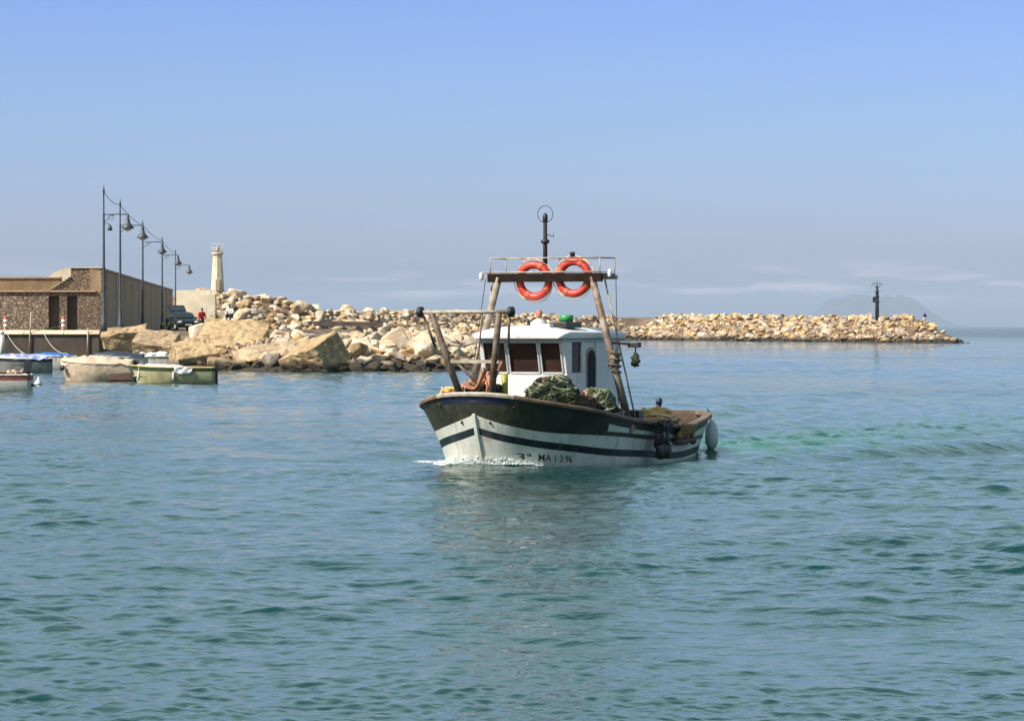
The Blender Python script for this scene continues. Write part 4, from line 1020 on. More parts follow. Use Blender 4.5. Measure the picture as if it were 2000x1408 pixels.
SL = [
 slab('flat topped tan block at the end of the quay wall', 243, 660, 180, (2.5, 2.0, 1.05), (14, -4, 8), 1, M['block']),
 slab('tan slab leaning below the quay end, behind the moored olive boat', 308, 680, 172, (2.2, 2.0, 1.25), (26, 6, -12), 2, M['block']),
 slab('rough tan slab tilted just above the stern of the olive boat', 380, 694, 160, (2.2, 1.7, 1.1), (34, -10, 20), 3, M['block']),
 slab('broad smooth tan slab sloping down from the quay road', 455, 668, 168, (3.6, 3.2, 1.2), (24, 3, -6), 4, M['block']),
 slab('long tilted slab half way along the near shore', 535, 700, 160, (4.1, 1.5, 1.1), (28, -11, 8), 5, M['block']),
 slab('big square concrete block with a dark shaded end face at the waterline', 614, 700, 156.8, (2.7, 2.1, 1.6), (26, -14, -40), 6, M['block'], jit=0.03),
 slab('dark wet block under the broad slab', 445, 716, 159, (2.0, 1.4, 0.8), (4, 2, 10), 7, M['block']),
]
mb = MB()
big = SL[5]
WB = [('flat stone carrying the seated person in the white top', 449, 644, 218, 0.8), ('cream boulder topmost of the white pile near the fishing boat bow', 770, 676, 164, 1.15), ('large cream boulder in the white pile at the waterline', 730, 702, 160, 1.1),
      ('white boulder just left of the bow frame in the photo', 828, 690, 161, 1.25), ('rounded cream boulder at the water edge below the white pile', 762, 722, 157.5, 0.85),
      ('yellowish boulder standing in the water left of the bow', 722, 728, 157, 0.6), ('pale boulder lying beside the square concrete block', 690, 690, 162, 0.85),
      ('pinkish white boulder on top of the slabs by the road', 388, 652, 170, 0.8)]
for k, (lb, px, py, d, r) in enumerate(WB):
    o = bpy.data.objects.new('boulder', ROCKS_W[k % 8]); COL.objects.link(o); o.location = P(px, py, d)
    o.rotation_euler = (k * 1.3, k * 0.7, k * 2.1); o.scale = (r * 1.15, r, r * 0.85); tag(o, lb, 'boulder')
NAMED = len(SL) + len(WB)
def pxsize(c): return c[3] / c[1]
cands.sort(key=pxsize, reverse=True)
ind, rest = cands[:296 - NAMED], cands[296 - NAMED:]
rnd = random.Random(77)
for (x, y, z, r, zone) in ind:
    pal = ROCKS_W if (zone == 'mound' and rnd.random() < 0.65) or (zone == 'shore' and x > -13 and rnd.random() < 0.5) else ROCKS
    o = bpy.data.objects.new('boulder', rnd.choice(pal)); COL.objects.link(o)
    o.location = (x, y, z); o.rotation_euler = (rnd.uniform(-.5, .5), rnd.uniform(-.5, .5), rnd.uniform(0, 6.28))
    o.scale = (r * rnd.uniform(.9, 1.3), r * rnd.uniform(.8, 1.1), r * rnd.uniform(.65, 1.0))
    tag(o, LBL[zone][0], 'boulder', LBL[zone][1])
vs = []; fs = []
base = [([v.co.copy() for v in m.vertices], [list(p.vertices) for p in m.polygons]) for m in ROCKS]
for (x, y, z, r, zone) in rest:
    bv, bf_ = rnd.choice(base); R = Matrix.Rotation(rnd.uniform(0, 6.28), 3, 'Z') @ Matrix.Rotation(rnd.uniform(-.6, .6), 3, 'X'); sx, sy, sz = r * rnd.uniform(.9, 1.3), r * rnd.uniform(.8, 1.1), r * rnd.uniform(.65, 1.0)
    n0 = len(vs)
    for v in bv:
        p = R @ Vector((v.x * sx, v.y * sy, v.z * sz)); vs.append((p.x + x, p.y + y, p.z + z))
    for f in bf_: fs.append([i + n0 for i in f])
me = bpy.data.meshes.new('rubble'); me.from_pydata(vs, [], fs); me.materials.append(M['rock_far'])
o = bpy.data.objects.new('rubble', me); COL.objects.link(o); tag(o, 'mass of smaller tan stones filling the riprap and the far breakwater', 'rubble', kind='stuff')
print('rocks', len(ind), len(rest))

# ------------------------------------------------------------------ quay and harbour walls
qw = empty('quay_wall', (-120, 186, 0), 0, 'dark stained quay wall with a pale coping behind the moored boats', 'quay wall')
mb = MB(); mb.box((7.6, -0.4, 0.4), (175, 1.0, 2.9)); mb.build('wall', M['quay_dark'], qw)
mb = MB()
x = -79.8
while x < 95.0:
    wdt = min(2.4, 95.15 - x); mb.extr([(x + 0.01, -1.02, 1.80), (x + 0.01, -0.98, 1.90), (x + 0.01, -0.72, 2.06), (x + 0.01, 0.35, 2.06), (x + 0.01, 0.35, 1.85), (x + 0.01, -0.80, 1.80)], (wdt - 0.02, 0, 0)); x += 2.4
mb.build('coping', M['coping'], qw, bevel=0.02)

rw = empty('retaining_wall', (-36, 204, 1.9), 0, 'rubble stone retaining wall with two dark niches and a stair up its face', 'stone wall')
def wx(px, d=204): return (px - 1000) / FPX * d + 36
def wz(py, d=204): return CAM_H - (py - HORIZON) / FPX * d - 1.9
zt = wz(571); zh = wz(578)
mb = MB()
mb.box(((-24 + wx(95)) / 2, 0.4, zt / 2), (wx(95) + 24, 0.8, zt))
mb.build('rubble_face', M['rubble_stone'], rw)
mb = MB()
mb.box(((wx(95) + wx(200)) / 2, 0.4, (zh + zt) / 2), (wx(200) - wx(95), 0.8, zt - zh))
mb.box(((wx(116) + wx(131)) / 2, 0.4, zh / 2), (wx(131) - wx(116), 0.8, zh))
mb.box(((wx(151) + wx(200)) / 2, 0.4, zh / 2), (wx(200) - wx(151), 0.8, zh))
mb.build('pier', M['rubble_fine'], rw)
for a, b in ((95, 116), (131, 151)):
    mb = MB(); mb.box(((wx(a) + wx(b)) / 2, 0.66, zh / 2), (wx(b) - wx(a) - 0.01, 0.2, zh - 0.01)); mb.build('niche', M['niche'], rw)
mb = MB(); mb.box(((-24 + wx(188)) / 2, 0.30, zt + 0.06), (wx(188) + 24, 0.9, 0.12)); mb.build('coping', M['wall_smooth'], rw, bevel=0.02)
zb = wz(524)
mb = MB()                                               # raised block with a stair cut into its left end
pts = [(wx(100), zt + 0.125)]
N = 7
for i in range(N):
    xa = wx(100) + (wx(138) - wx(100)) * i / N; xb = wx(100) + (wx(138) - wx(100)) * (i + 1) / N; zz = zt + 0.125 + (zb - 0.75 - zt) * (i + 1) / N
    pts += [(xa, zz), (xb, zz)]
pts += [(wx(138), zb), (wx(200), zb), (wx(200), zt + 0.125)]
mb.extr([(x, 0.05, z) for x, z in pts], (0, 1.6, 0)); mb.build('raised_block', M['rubble_fine'], rw)
mb = MB()
for i in range(N):
    xa = wx(100) + (wx(138) - wx(100)) * i / N; xb = wx(100) + (wx(138) - wx(100)) * (i + 1) / N; zz = zt + 0.125 + (zb - 0.75 - zt) * (i + 1) / N
    mb.box(((xa + xb) / 2, 0.4, zz + 0.03), (xb - xa, 1.0, 0.05))
mb.build('stair', M['pale_concrete'], rw)
mb = MB(); mb.box(((wx(136) + wx(200)) / 2, 0.86, zb + 0.05), (wx(200) - wx(136), 1.8, 0.09)); mb.build('parapet_cap', M['pale_concrete'], rw)
uw = empty('upper_wall', (-36, 216, 1.9), 0, 'plain brown upper sea wall set back above the rubble wall', 'sea wall')
mb = MB(); mb.box(((-26 + wx(118, 216)) / 2, 0.4, wz(544, 216) / 2), (wx(118, 216) + 26, 0.8, wz(544, 216))); mb.build('wall', M['wall_upper'], uw)
mb = MB(); mb.box(((-26 + wx(118, 216)) / 2, 0.4, wz(544, 216) + 0.05), (wx(118, 216) + 26, 1.0, 0.1)); mb.build('parapet_cap', M['wall_smooth'], uw)
# rounded white buttress beyond the stair
mb = MB(); d = 222
prof = [(wx(88, d), wz(546, d) - 0.4)] + [(wx(88 + 44 * s, d), wz(546 - 22 * math.sin(PI / 2 * s), d)) for s in np.linspace(0, 1, 10)] + [(wx(150, d), wz(524, d)), (wx(150, d), wz(546, d) - 0.4)]
mb.extr([(x, 0, z) for x, z in prof], (0, 2.5, 0)); o = mb.build('buttress', M['tower_white'], None, (-36, 222, 1.9)); tag(o, 'bright rounded buttress rising behind the brown upper wall', 'buttress')
# long wall running away behind the lamps
A, B_ = Vector((-27.3, 204.05)), Vector((-36.0, 326.0)); dv = (B_ - A).normalized(); nv = Vector((-dv.y, dv.x))
lw = empty('harbour_wall', (A.x, A.y, 1.9), 0, 'long brown wall running away behind the row of street lamps', 'harbour wall')
ztop = CAM_H - (527 - HORIZON) / FPX * 204 - 1.9
LN = (B_ - A).length
mb = MB(); a2 = nv * 0.7
mb.prism([(0, 0), (dv.x * LN, dv.y * LN), (dv.x * LN + a2.x, dv.y * LN + a2.y), (a2.x, a2.y)], 0, ztop); mb.build('wall', M['wall_smooth'], lw)
mb = MB()
e = nv * -0.08; c0 = Vector((0, 0)) + e; c1 = dv * LN + e; c2 = dv * LN + nv * 0.8; c3 = nv * 0.8
mb.prism([tuple(c0), tuple(c1), tuple(c2), tuple(c3)], ztop, ztop + 0.14); mb.build('cap', M['wall_smooth'], lw)
mb = MB()
for s in np.arange(6, LN, 11.0):
    p = dv * s; q = p - nv * 0.04
    mb.prism([tuple(p), tuple(q), tuple(q + dv * 0.35), tuple(p + dv * 0.35)], 0, ztop - 0.05)
mb.build('pilaster', M['wall_smooth'], lw)
# pale parapet and sloped ramp behind the car
mb = MB(); d = 338
mb.extr([P(343, 567, d), P(412, 567, d), P(412, 622, d), P(343, 622, d)], (0, 0.8, 0)); o = mb.build('parapet_wall', M['limewash']); tag(o, 'pale straight parapet beyond the end of the long wall', 'wall')
mb = MB(); d = 300
mb.extr([P(365, 622, d), P(392, 585, d), P(398, 577, d), P(420, 575, d), P(421, 634, d), P(368, 634, d)], (0, 1.5, 0)); o = mb.build('concrete_ramp', M['limewash']); tag(o, 'pale concrete block with a sloping left edge below the light tower', 'concrete block')
mb = MB(); d = 290
mb.extr([P(612, 627, d), P(745, 629, d), P(745, 637, d), P(612, 637, d)], (0, 0.5, 0)); o = mb.build('low_wall', M['quay_dark']); tag(o, 'low dark wall between the near riprap and the far stones', 'wall')

# ------------------------------------------------------------------ light tower
LT = P(425, 568, 352)
lt = empty('light_tower', LT, 0, 'short white harbour light tower with a doorway, on the rocks', 'light tower')
K = 352 / FPX
mb = MB(); mb.lathe([(13.2 * K, 0), (11.4 * K, 30 * K), (9.2 * K, 66 * K), (9.0 * K, 70 * K)], (0, 0, 0), 8, smooth=False); mb.build('shaft', M['tower_white'], lt)
mb = MB(); mb.lathe([(15.0 * K, -10 * K), (15.0 * K, 0.0)], (0, 0, 0), 8, smooth=False); mb.build('plinth', M['tower_tan'], lt)
mb = MB(); mb.lathe([(10.5 * K, 70 * K), (11.5 * K, 71.5 * K), (11.5 * K, 74 * K), (9 * K, 75 * K)], (0, 0, 0), 12, smooth=False); g = mb.build('gallery', M['tower_white'], lt)
mb = MB()
for k in range(8):
    a = k * PI / 4; mb.cyl((10.5 * K * math.cos(a), 10.5 * K * math.sin(a), 74.5 * K), (10.5 * K * math.cos(a), 10.5 * K * math.sin(a), 83 * K), 0.035, n=6)
mb.tube([Vector((10.5 * K * math.cos(a), 10.5 * K * math.sin(a), 83 * K)) for a in np.linspace(0, 2 * PI, 16, endpoint=False)], 0.03, 6, closed=True)
mb.build('railing', M['grey_white'], lt)
mb = MB(); mb.lathe([(3.5 * K, 75 * K), (4.0 * K, 77 * K), (4.0 * K, 84 * K), (1.5 * K, 87 * K), (0.4 * K, 93 * K)], (0, 0, 0), 10); mb.build('lantern', M['tower_tan'], lt)
mb = MB(); mb.bar((-14 * K, 0, 92 * K), (14 * K, 0, 92 * K), 0.09); mb.bar((-9 * K, 0, 83 * K), (-13 * K, 0, 92 * K), 0.06); mb.bar((9 * K, 0, 83 * K), (13 * K, 0, 92 * K), 0.06); mb.build('bracket', M['grey_white'], lt)
mb = MB(); mb.box((1.5 * K, -12.6 * K, 11 * K), (8 * K, 0.3, 22 * K)); mb.build('door', M['tower_tan'], lt)

# ------------------------------------------------------------------ street lamps
LH = 8.3
LAMPS = [(203, 277, 47, 'tall dark street lamp nearest the quay end, with a second small lantern'), (235, 250, 44, 'second street lamp along the wall, its shade hanging before the third post'),
         (279, 209, 38, 'middle street lamp of the row with a heavy dark base'), (317, 177, 31, 'street lamp next to the parked car, fourth along the wall'), (343, 152, 27, 'farthest small street lamp beyond the end of the wall')]
tops = []
def make_lamp(px, hpx, apx, label, first):
    d = FPX * LH / hpx; loc = Vector(((px - 1000) / FPX * d, d, CAM_H - (635 - HORIZON) / FPX * d))
    loc.z = 1.95
    H = CAM_H + (hpx - 2) / FPX * d - loc.z
    o = empty('street_lamp', loc, 0, label, 'street lamp', 'street lamps along the harbour wall')
    mb = MB(); mb.lathe([(0.20, 0), (0.20, 0.5), (0.13, 0.65), (0.12, 1.3), (0.085, 1.45), (0.075, 3.5), (0.06, H * 0.8), (0.045, H * 0.82), (0.04, H * 0.95), (0.07, H * 0.955), (0.02, H)], (0, 0, 0), 10); mb.build('post', M['lamp_metal'], o)
    za = H * 0.80; ax = apx * d / FPX
    mb = MB(); mb.tube([(0, 0, za), (ax * 0.6, 0, za + 0.02), (ax, 0, za)], 0.035, 6)
    mb.tube([(0, 0, za - 0.5), (ax * 0.25, 0, za - 0.12), (ax * 0.45, 0, za)], 0.02, 6)
    mb.tube([Vector((ax * 0.3 + 0.16 * math.cos(a), 0, za - 0.16 + 0.14 * math.sin(a))) for a in np.linspace(0, 2 * PI, 12, endpoint=False)], 0.015, 5, closed=True); mb.build('arm', M['lamp_metal'], o)
    mb = MB(); c = (ax, 0, za - 0.92)
    mb.lathe([(0.37, 0.10), (0.38, 0.14), (0.27, 0.30), (0.16, 0.42), (0.12, 0.62), (0.09, 0.72), (0.07, 0.92), (0.02, 0.98)], c, 14); sh = mb.build('lamp_shade', M['lamp_metal'], o)
    mb = MB(); mb.lathe([(0.10, -0.04), (0.19, 0.0), (0.22, 0.09), (0.2, 0.12)], c, 12); mb.build('bulb_glass', M['lamp_glass'], sh)
    if first:
        mb = MB(); mb.tube([(0, 0, za - 0.55), (0.2, 0, za - 0.5), (0.34, 0, za - 0.6)], 0.022, 6); mb.lathe([(0.12, -0.36), (0.15, -0.30), (0.10, -0.12), (0.03, 0.0)], (0.36, 0, za - 0.58), 10); mb.build('lantern', M['lamp_metal'], o)
    tops.append(loc + Vector((0, 0, H * 0.955)))
for i, (px, h, a, lb) in enumerate(LAMPS): make_lamp(px, h, a, lb, i == 0)
CAB = ['first', 'second', 'third', 'fourth']
CL = ['thin overhead cable between the nearest two street lamp tops', 'thin overhead cable from the second lamp to the middle lamp', 'thin overhead cable from the middle lamp to the one by the car', 'thin overhead cable reaching the farthest street lamp']
for i in range(4):
    a, b = tops[i], tops[i + 1]; mb = MB()
    mb.tube([a.lerp(b, s) - a - Vector((0, 0, 0.2 * 4 * s * (1 - s))) for s in np.linspace(0, 1, 14)], 0.022, 5)
    o = mb.build('overhead_cable', M['lamp_metal'], None, a); tag(o, CL[i], 'cable', 'cables between the street lamps')

# ------------------------------------------------------------------ car with its tailgate up
def car(loc, rz):
    o = empty('parked_car', loc, rz, 'dark grey hatchback parked by the wall with its tailgate raised', 'car')
    L2, W2 = 1.95, 0.84                                   # front faces -Y
    prof = [(-1.95, 0.35), (-1.98, 0.62), (-1.85, 0.82), (-0.95, 0.98), (-0.35, 1.40), (0.3, 1.47), (1.2, 1.43), (1.75, 1.0), (1.92, 0.85), (1.95, 0.4), (1.6, 0.28), (-1.6, 0.28)]
    mb = MB(); vs = []; sec = [(-1.0, 0.93), (-0.93, 1.0), (0.93, 1.0), (1.0, 0.93)]
    n = len(prof)
    def wid(z): return W2 * (1.0 if z < 0.95 else 1.0 - 0.26 * (z - 0.95) / 0.5)
    for k, (xx, sc) in enumerate(sec):
        for y, z in prof: vs.append((wid(z) * xx, y * (1 if abs(xx) < .99 else .985), 0.62 + (z - 0.62) * (1 if abs(xx) < .99 else 0.97)))
    fs = [[k * n + i, k * n + (i + 1) % n, (k + 1) * n + (i + 1) % n, (k + 1) * n + i] for k in range(3) for i in range(n)] + [list(range(n)), [3 * n + i for i in range(n)][::-1]]
    mb.add(vs, fs); mb.build('body', M['car_paint'], o, bevel=0.05)
    mb = MB(); mb.extr([(-0.66, -0.93, 1.02), (0.66, -0.93, 1.02), (0.55, -0.42, 1.39), (-0.55, -0.42, 1.39)], (0, -0.02, 0.02)); mb.build('windscreen', M['car_glass'], o)
    for s in (-1, 1):
        mb = MB(); mb.extr([(s * 0.83, -0.75, 1.0), (s * 0.83, 1.45, 1.0), (s * 0.68, 1.1, 1.38), (s * 0.69, -0.3, 1.37)], (s * 0.012, 0, 0.004)); mb.build('side_window', M['car_glass'], o)
        mb = MB(); mb.blob((s * 0.62, -1.93, 0.70), (0.17, 0.07, 0.09), 2, 0.05, 1); mb.build('headlight', M['lamp_white'], o)
        mb = MB(); mb.box((s * 0.93, -0.62, 1.02), (0.18, 0.1, 0.12)); mb.build('mirror', M['car_paint'], o, bevel=0.02)
        for y in (-1.2, 1.2):
            mb = MB(); mb.cyl((s * 0.66, y, 0.31), (s * 0.86, y, 0.31), 0.31, n=20); wh = mb.build('wheel', M['rubber'], o)
            mb = MB(); mb.cyl((s * 0.80, y, 0.31), (s * 0.87, y, 0.31), 0.18, n=14); mb.build('rim', M['grey_white'], wh)
    mb = MB(); mb.box((0, -1.97, 0.5), (0.5, 0.02, 0.11)); mb.build('number_plate', M['white_paint'], o)
    mb = MB(); mb.box((0, -1.96, 0.68), (0.8, 0.04, 0.10)); mb.build('grille', M['black'], o)
    mb = MB(); mb.extr([(-0.62, 1.2, 1.45), (0.62, 1.2, 1.45), (0.66, 2.1, 1.92), (-0.66, 2.1, 1.92)], (0, -0.03, 0.06)); tg = mb.build('tailgate', M['car_paint'], o)
    mb = MB(); mb.extr([(-0.5, 1.3, 1.57), (0.5, 1.3, 1.57), (0.55, 1.8, 1.83), (-0.55, 1.8, 1.83)], (0, -0.012, 0.024)); mb.build('rear_window', M['car_glass'], tg)
    return o
car(Vector((-24.6 - 0.2, 231, 1.9)), math.radians(20))

# ------------------------------------------------------------------ people
def skin_body(name, verts, edges, radii, m, parent, root=0):
    me = bpy.data.meshes.new(name); me.from_pydata(verts, edges, []); me.materials.append(m)
    o = bpy.data.objects.new(name, me); COL.objects.link(o)
    if parent is not None: o.parent = parent
    s = o.modifiers.new('skin', 'SKIN'); sv = me.skin_vertices[0].data if me.skin_vertices else None
    if sv is None:
        bm = bmesh.new(); bm.from_mesh(me); bm.verts.layers.skin.verify(); bm.to_mesh(me); bm.free(); sv = me.skin_vertices[0].data
    for i, r in enumerate(radii): sv[i].radius = (r, r) if not isinstance(r, tuple) else r
    sv[root].use_root = True
    o.modifiers.new('sub', 'SUBSURF').levels = 1; o.modifiers['sub'].render_levels = 2
    for p in me.polygons: p.use_smooth = True
    return o
def person(loc, rz, label, pose, top, legs, scale=1.0):
    o = empty('person', loc, rz, label, 'person'); o.scale = (scale,) * 3
    if pose == 'stand':      # slightly stooped, facing -Y
        pelvis = (0, 0.05, 0.92); chest = (0, 0.0, 1.28); neck = (0, -0.05, 1.46); head = (0, -0.08, 1.60); crown = (0, -0.08, 1.70)
        LA = [(-0.20, -0.02, 1.38), (-0.27, -0.06, 1.12), (-0.22, -0.24, 0.92), (-0.20, -0.32, 0.86)]; RA = [(0.20, -0.02, 1.38), (0.27, -0.04, 1.12), (0.24, -0.20, 0.90), (0.22, -0.28, 0.84)]
        LL = [(-0.10, 0.05, 0.88), (-0.12, -0.02, 0.48), (-0.13, 0.05, 0.08), (-0.13, -0.10, 0.035)]; RL = [(0.10, 0.05, 0.88), (0.13, 0.02, 0.48), (0.14, 0.10, 0.08), (0.15, -0.05, 0.035)]
    else:                    # seated on the stones with knees drawn up, facing -Y
        pelvis = (0, 0.12, 0.46); chest = (0, 0.04, 0.80); neck = (0, -0.04, 0.98); head = (0, -0.07, 1.12); crown = (0, -0.07, 1.22)
        LA = [(-0.20, 0.0, 0.90), (-0.28, -0.12, 0.66), (-0.18, -0.34, 0.58), (-0.12, -0.40, 0.58)]; RA = [(0.20, 0.0, 0.90), (0.28, -0.12, 0.66), (0.18, -0.34, 0.58), (0.12, -0.40, 0.58)]
        LL = [(-0.10, 0.08, 0.44), (-0.14, -0.38, 0.50), (-0.14, -0.34, 0.08), (-0.14, -0.50, 0.035)]; RL = [(0.10, 0.08, 0.44), (0.14, -0.38, 0.50), (0.14, -0.34, 0.08), (0.14, -0.50, 0.035)]
    V = [pelvis, chest, neck, head, crown]; E = [(0, 1), (1, 2), (2, 3), (3, 4)]; R = [0.13, 0.14, 0.055, 0.095, 0.07]
    def chain(start, pts, rr):
        p = start
        for q, r in zip(pts, rr): V.append(q); R.append(r); E.append((p, len(V) - 1)); p = len(V) - 1
        return p
    for A_ in (LA, RA):
        h = chain(1, A_, [0.06, 0.045, 0.034, 0.036])
        hp = Vector(A_[3])
        for k in range(4): chain(h, [hp + Vector((-0.03 + 0.02 * k, -0.05, -0.02)), hp + Vector((-0.03 + 0.02 * k, -0.085 + 0.006 * abs(k - 1), -0.05))], [0.010, 0.009])
        chain(h, [hp + Vector((0.045 if A_ is LA else -0.045, -0.03, 0.0))], [0.011])
    for A_ in (LL, RL): chain(0, A_, [0.095, 0.062, 0.045, 0.042])
    skin_body('body', V, E, R, M['skin'], o)
    V2 = [pelvis, chest, tuple(Vector(neck) - Vector((0, 0, 0.04)))] + LA[:3] + RA[:3]
    skin_body('jacket', V2, [(0, 1), (1, 2), (1, 3), (3, 4), (4, 5), (1, 6), (6, 7), (7, 8)], [0.165, 0.19, 0.08, 0.085, 0.07, 0.055, 0.085, 0.07, 0.055], top, o)
    V3 = [pelvis] + LL[:3] + RL[:3]
    skin_body('trousers', V3, [(0, 1), (1, 2), (2, 3), (0, 4), (4, 5), (5, 6)], [0.155, 0.118, 0.085, 0.068, 0.118, 0.085, 0.068], legs, o)
    mb = MB(); mb.blob(Vector(head) + Vector((0, 0.02, 0.05)), (0.095, 0.105, 0.09), 2, 0.05, 1); mb.build('hair', M['hair'], o)
    return o
person(Vector(((394 - 1000) / FPX * 226, 226, 1.9)), 0.5, 'person in a red jacket and dark trousers standing by the parked car', 'stand', M['red_cloth'], M['dark_cloth'])
person(Vector(((449 - 1000) / FPX * 218, 218, 2.6)), -0.2, 'person in a white top seated on the stones below the light tower mound', 'sit', M['white_cloth'], M['dark_cloth'])
person(Vector(((1806 - 1000) / FPX * 433, 433, 2.7)), 0.3, 'distant person in blue standing near the tip of the breakwater', 'stand', M['blue_cloth'], M['white_cloth'], 0.9)

# ------------------------------------------------------------------ breakwater beacon
KB = 440 / FPX
bc = empty('beacon', Vector(((1713 - 1000) * KB, 440, 2.6)), 0, 'slim dark beacon mast standing on the breakwater', 'beacon')
HB = CAM_H + (637 - 548) * KB - 2.6
mb = MB(); mb.lathe([(0.30, 0), (0.27, HB * 0.45), (0.24, HB * 0.7), (0.14, HB * 0.84), (0.05, HB * 0.86), (0.04, HB)], (0, 0, 0), 8); mb.build('mast', M['black'], bc)
for z, r in ((0.50, 0.46), (0.62, 0.38), (0.74, 0.44), (0.85, 0.4)):
    mb = MB(); mb.lathe([(r, HB * z), (r, HB * z + 0.10)], (0, 0, 0), 10); mb.build('platform', M['black'], bc)
mb = MB(); mb.box((-0.40, 0, HB * 0.56), (0.45, 0.4, 0.8)); mb.build('equipment_box', M['black'], bc, bevel=0.03)
mb = MB()
for k in range(3): mb.bar((-0.9 + 0.9 * k * 0.9, 0, HB * 0.86), (0.3 * k - .3, 0, HB * 0.97), 0.05)
mb.bar((-0.7, 0, HB * 0.92), (0.7, 0, HB * 0.92), 0.06); mb.build('antenna', M['black'], bc)

# ------------------------------------------------------------------ moored boats on the left
def small_hull(L, B, H, name, mats, parent, bow=0.3, strake=0.18, stern=0.8):
    mb = MB(); mb.smooth = True; N = 24; rows = [(-0.15, 0.62), (0.0, 0.78), (0.30 * H, 0.90), (H * (1 - strake), 0.985), (H, 1.0)]; nr = len(rows)
    vs = []; fs = []; mi = []
    for side in (1, -1):
        n0 = len(vs)
        for i in range(N + 1):
            s = i / N; w = B / 2 * min(1.0, (math.sin(min(1, s / 0.55) * PI / 2)) ** 0.75) * (1 - (1 - stern) * max(0, (s - 0.55) / 0.45) ** 2)
            for z, k in rows:
                zz = z + (bow * H * max(0, 1 - s / 0.6) ** 2 * max(0, z) / H)
                x = -L / 2 + L * s + (0.10 * L * max(0, (1 - s / 0.5)) * (1 - max(0, z) / H) * 0.8)
                vs.append((x, side * w * (k if s > 0.02 else k), zz))
        for i in range(N):
            for j in range(nr - 1):
                f = [n0 + i * nr + j, n0 + (i + 1) * nr + j, n0 + (i + 1) * nr + j + 1, n0 + i * nr + j + 1]; fs.append(f if side == -1 else f[::-1]); mi.append(1 if j == nr - 2 else (2 if j == 0 else 0))
    a = N * nr; b_ = (N + 1) * nr + N * nr
    for j in range(nr - 1): fs.append([a + j, b_ + j, b_ + j + 1, a + j + 1]); mi.append(1 if j == nr - 2 else 0)
    n = len(mb.v); mb.v += vs; mb.f += fs; mb.m += mi; mb.sm += [True] * len(fs)
    o = mb.build(name, mats, parent)
    # gunwale and inside floor
    g = MB()
    for side in (1, -1):
        pts = []
        for i in range(N + 1):
            q = vs[(0 if side == 1 else (N + 1) * nr) + i * nr + nr - 1]; pts.append(Vector(q))
        g.tube(pts, 0.035, 6)
    return o, g
def floor_mesh(L, B, z):
    mb = MB(); pts = []
    for i in range(13):
        s = i / 12; w = B / 2 * 0.9 * min(1.0, (math.sin(min(1, s / 0.55) * PI / 2)) ** 0.75); pts.append((-L / 2 + L * s, w))
    poly = pts + [(x, -w) for x, w in pts[::-1][:-1]]
    mb.prism(poly, z - 0.02, z); return mb
def dome(L, B, h, z, seed, sag=0.05):
    mb = MB(); mb.smooth = True; N, K = 18, 12; vs = []; fs = []
    for i in range(N + 1):
        s = i / N; w = B / 2 * 1.03 * min(1.0, (math.sin(min(1, max(0.02, s) / 0.55) * PI / 2)) ** 0.75)
        for k in range(K + 1):
            a = PI * k / K; y = -math.cos(a) * w; zz = z + h * math.sin(a) ** 0.8 * (0.55 + 0.45 * math.sin(PI * min(1, s * 1.1 + 0.05))) + sag * noise.noise(Vector((s * 9, k * 0.5, seed)))
            vs.append((-L / 2 + L * s, y, zz))
    for i in range(N):
        for k in range(K): fs.append([i * (K + 1) + k, (i + 1) * (K + 1) + k, (i + 1) * (K + 1) + k + 1, i * (K + 1) + k + 1])
    fs.append(list(range(K + 1))); fs.append([N * (K + 1) + k for k in range(K + 1)][::-1])
    mb.add(vs, fs); return mb
def outboard(mb, x, z):
    mb.box((x, 0, z + 0.25), (0.26, 0.24, 0.34)); mb.box((x + 0.02, 0, z - 0.15), (0.12, 0.1, 0.55)); mb.box((x + 0.1, 0, z - 0.42), (0.3, 0.02, 0.08))
def moored(px, py, L, rz, label, group='boats moored below the quay'):
    d = FPX * CAM_H / (py - HORIZON); return empty('moored_boat', Vector(((px - 1000) / FPX * d, d, 0)), rz, label, 'boat', group), d
# green boat with yellow rail (stern to the right)
b1, d = moored(338, 748, 3.4, 0.06, 'low pale olive rowing boat with a green strake and yellow rail, stern to the right')
_, g = small_hull(3.4, 1.35, 0.62, 'hull', [M['boat_olive'], M['boat_green'], M['black']], b1, 0.15, 0.26, 0.9); g.build('gunwale', M['boat_yellow'], b1)
floor_mesh(3.3, 1.3, 0.30).build('floor', M['boat_olive'], b1)
mb = MB(); mb.box((1.15, 0, 0.56), (0.25, 1.15, 0.04)); mb.box((-0.2, 0, 0.5), (0.25, 1.2, 0.04)); mb.build('thwart', M['boat_white'], b1)
mb = MB(); mb.box((1.74, 0, 0.36), (0.12, 0.16, 0.95)); mb.build('rudder', M['black'], b1, bevel=0.02)
for x in (-1.35, 0.05):
    mb = MB(); mb.blob((x, -0.66, 0.30), (0.06, 0.06, 0.20), 2, 0.1, 3); mb.tube([(x, -0.66, 0.48), (x, -0.62, 0.66)], 0.012, 5); o = mb.build('fender', M['boat_white'], b1)
sh = dome(1.9, 1.3, 0.16, 0.60, 5); o = sh.build('boat_cover', M['boat_white'], None, b1.location + Vector((-0.55, 0.05, 0.02)), 0.06); tag(o, 'crumpled white cover spread over the bow of the olive rowing boat', 'cover')
mb = MB(); rr = random.Random(2)
vs = []; fs = []
for i in range(9):
    for j in range(5): vs.append((0.08 + 0.09 * i, -0.70 - 0.03 * math.sin(i * 1.4 + j), 0.66 - 0.08 * j * (0.4 + 0.6 * math.sin(PI * (i + 1) / 10))))
for i in range(8):
    for j in range(4): fs.append([i * 5 + j, (i + 1) * 5 + j, (i + 1) * 5 + j + 1, i * 5 + j + 1])
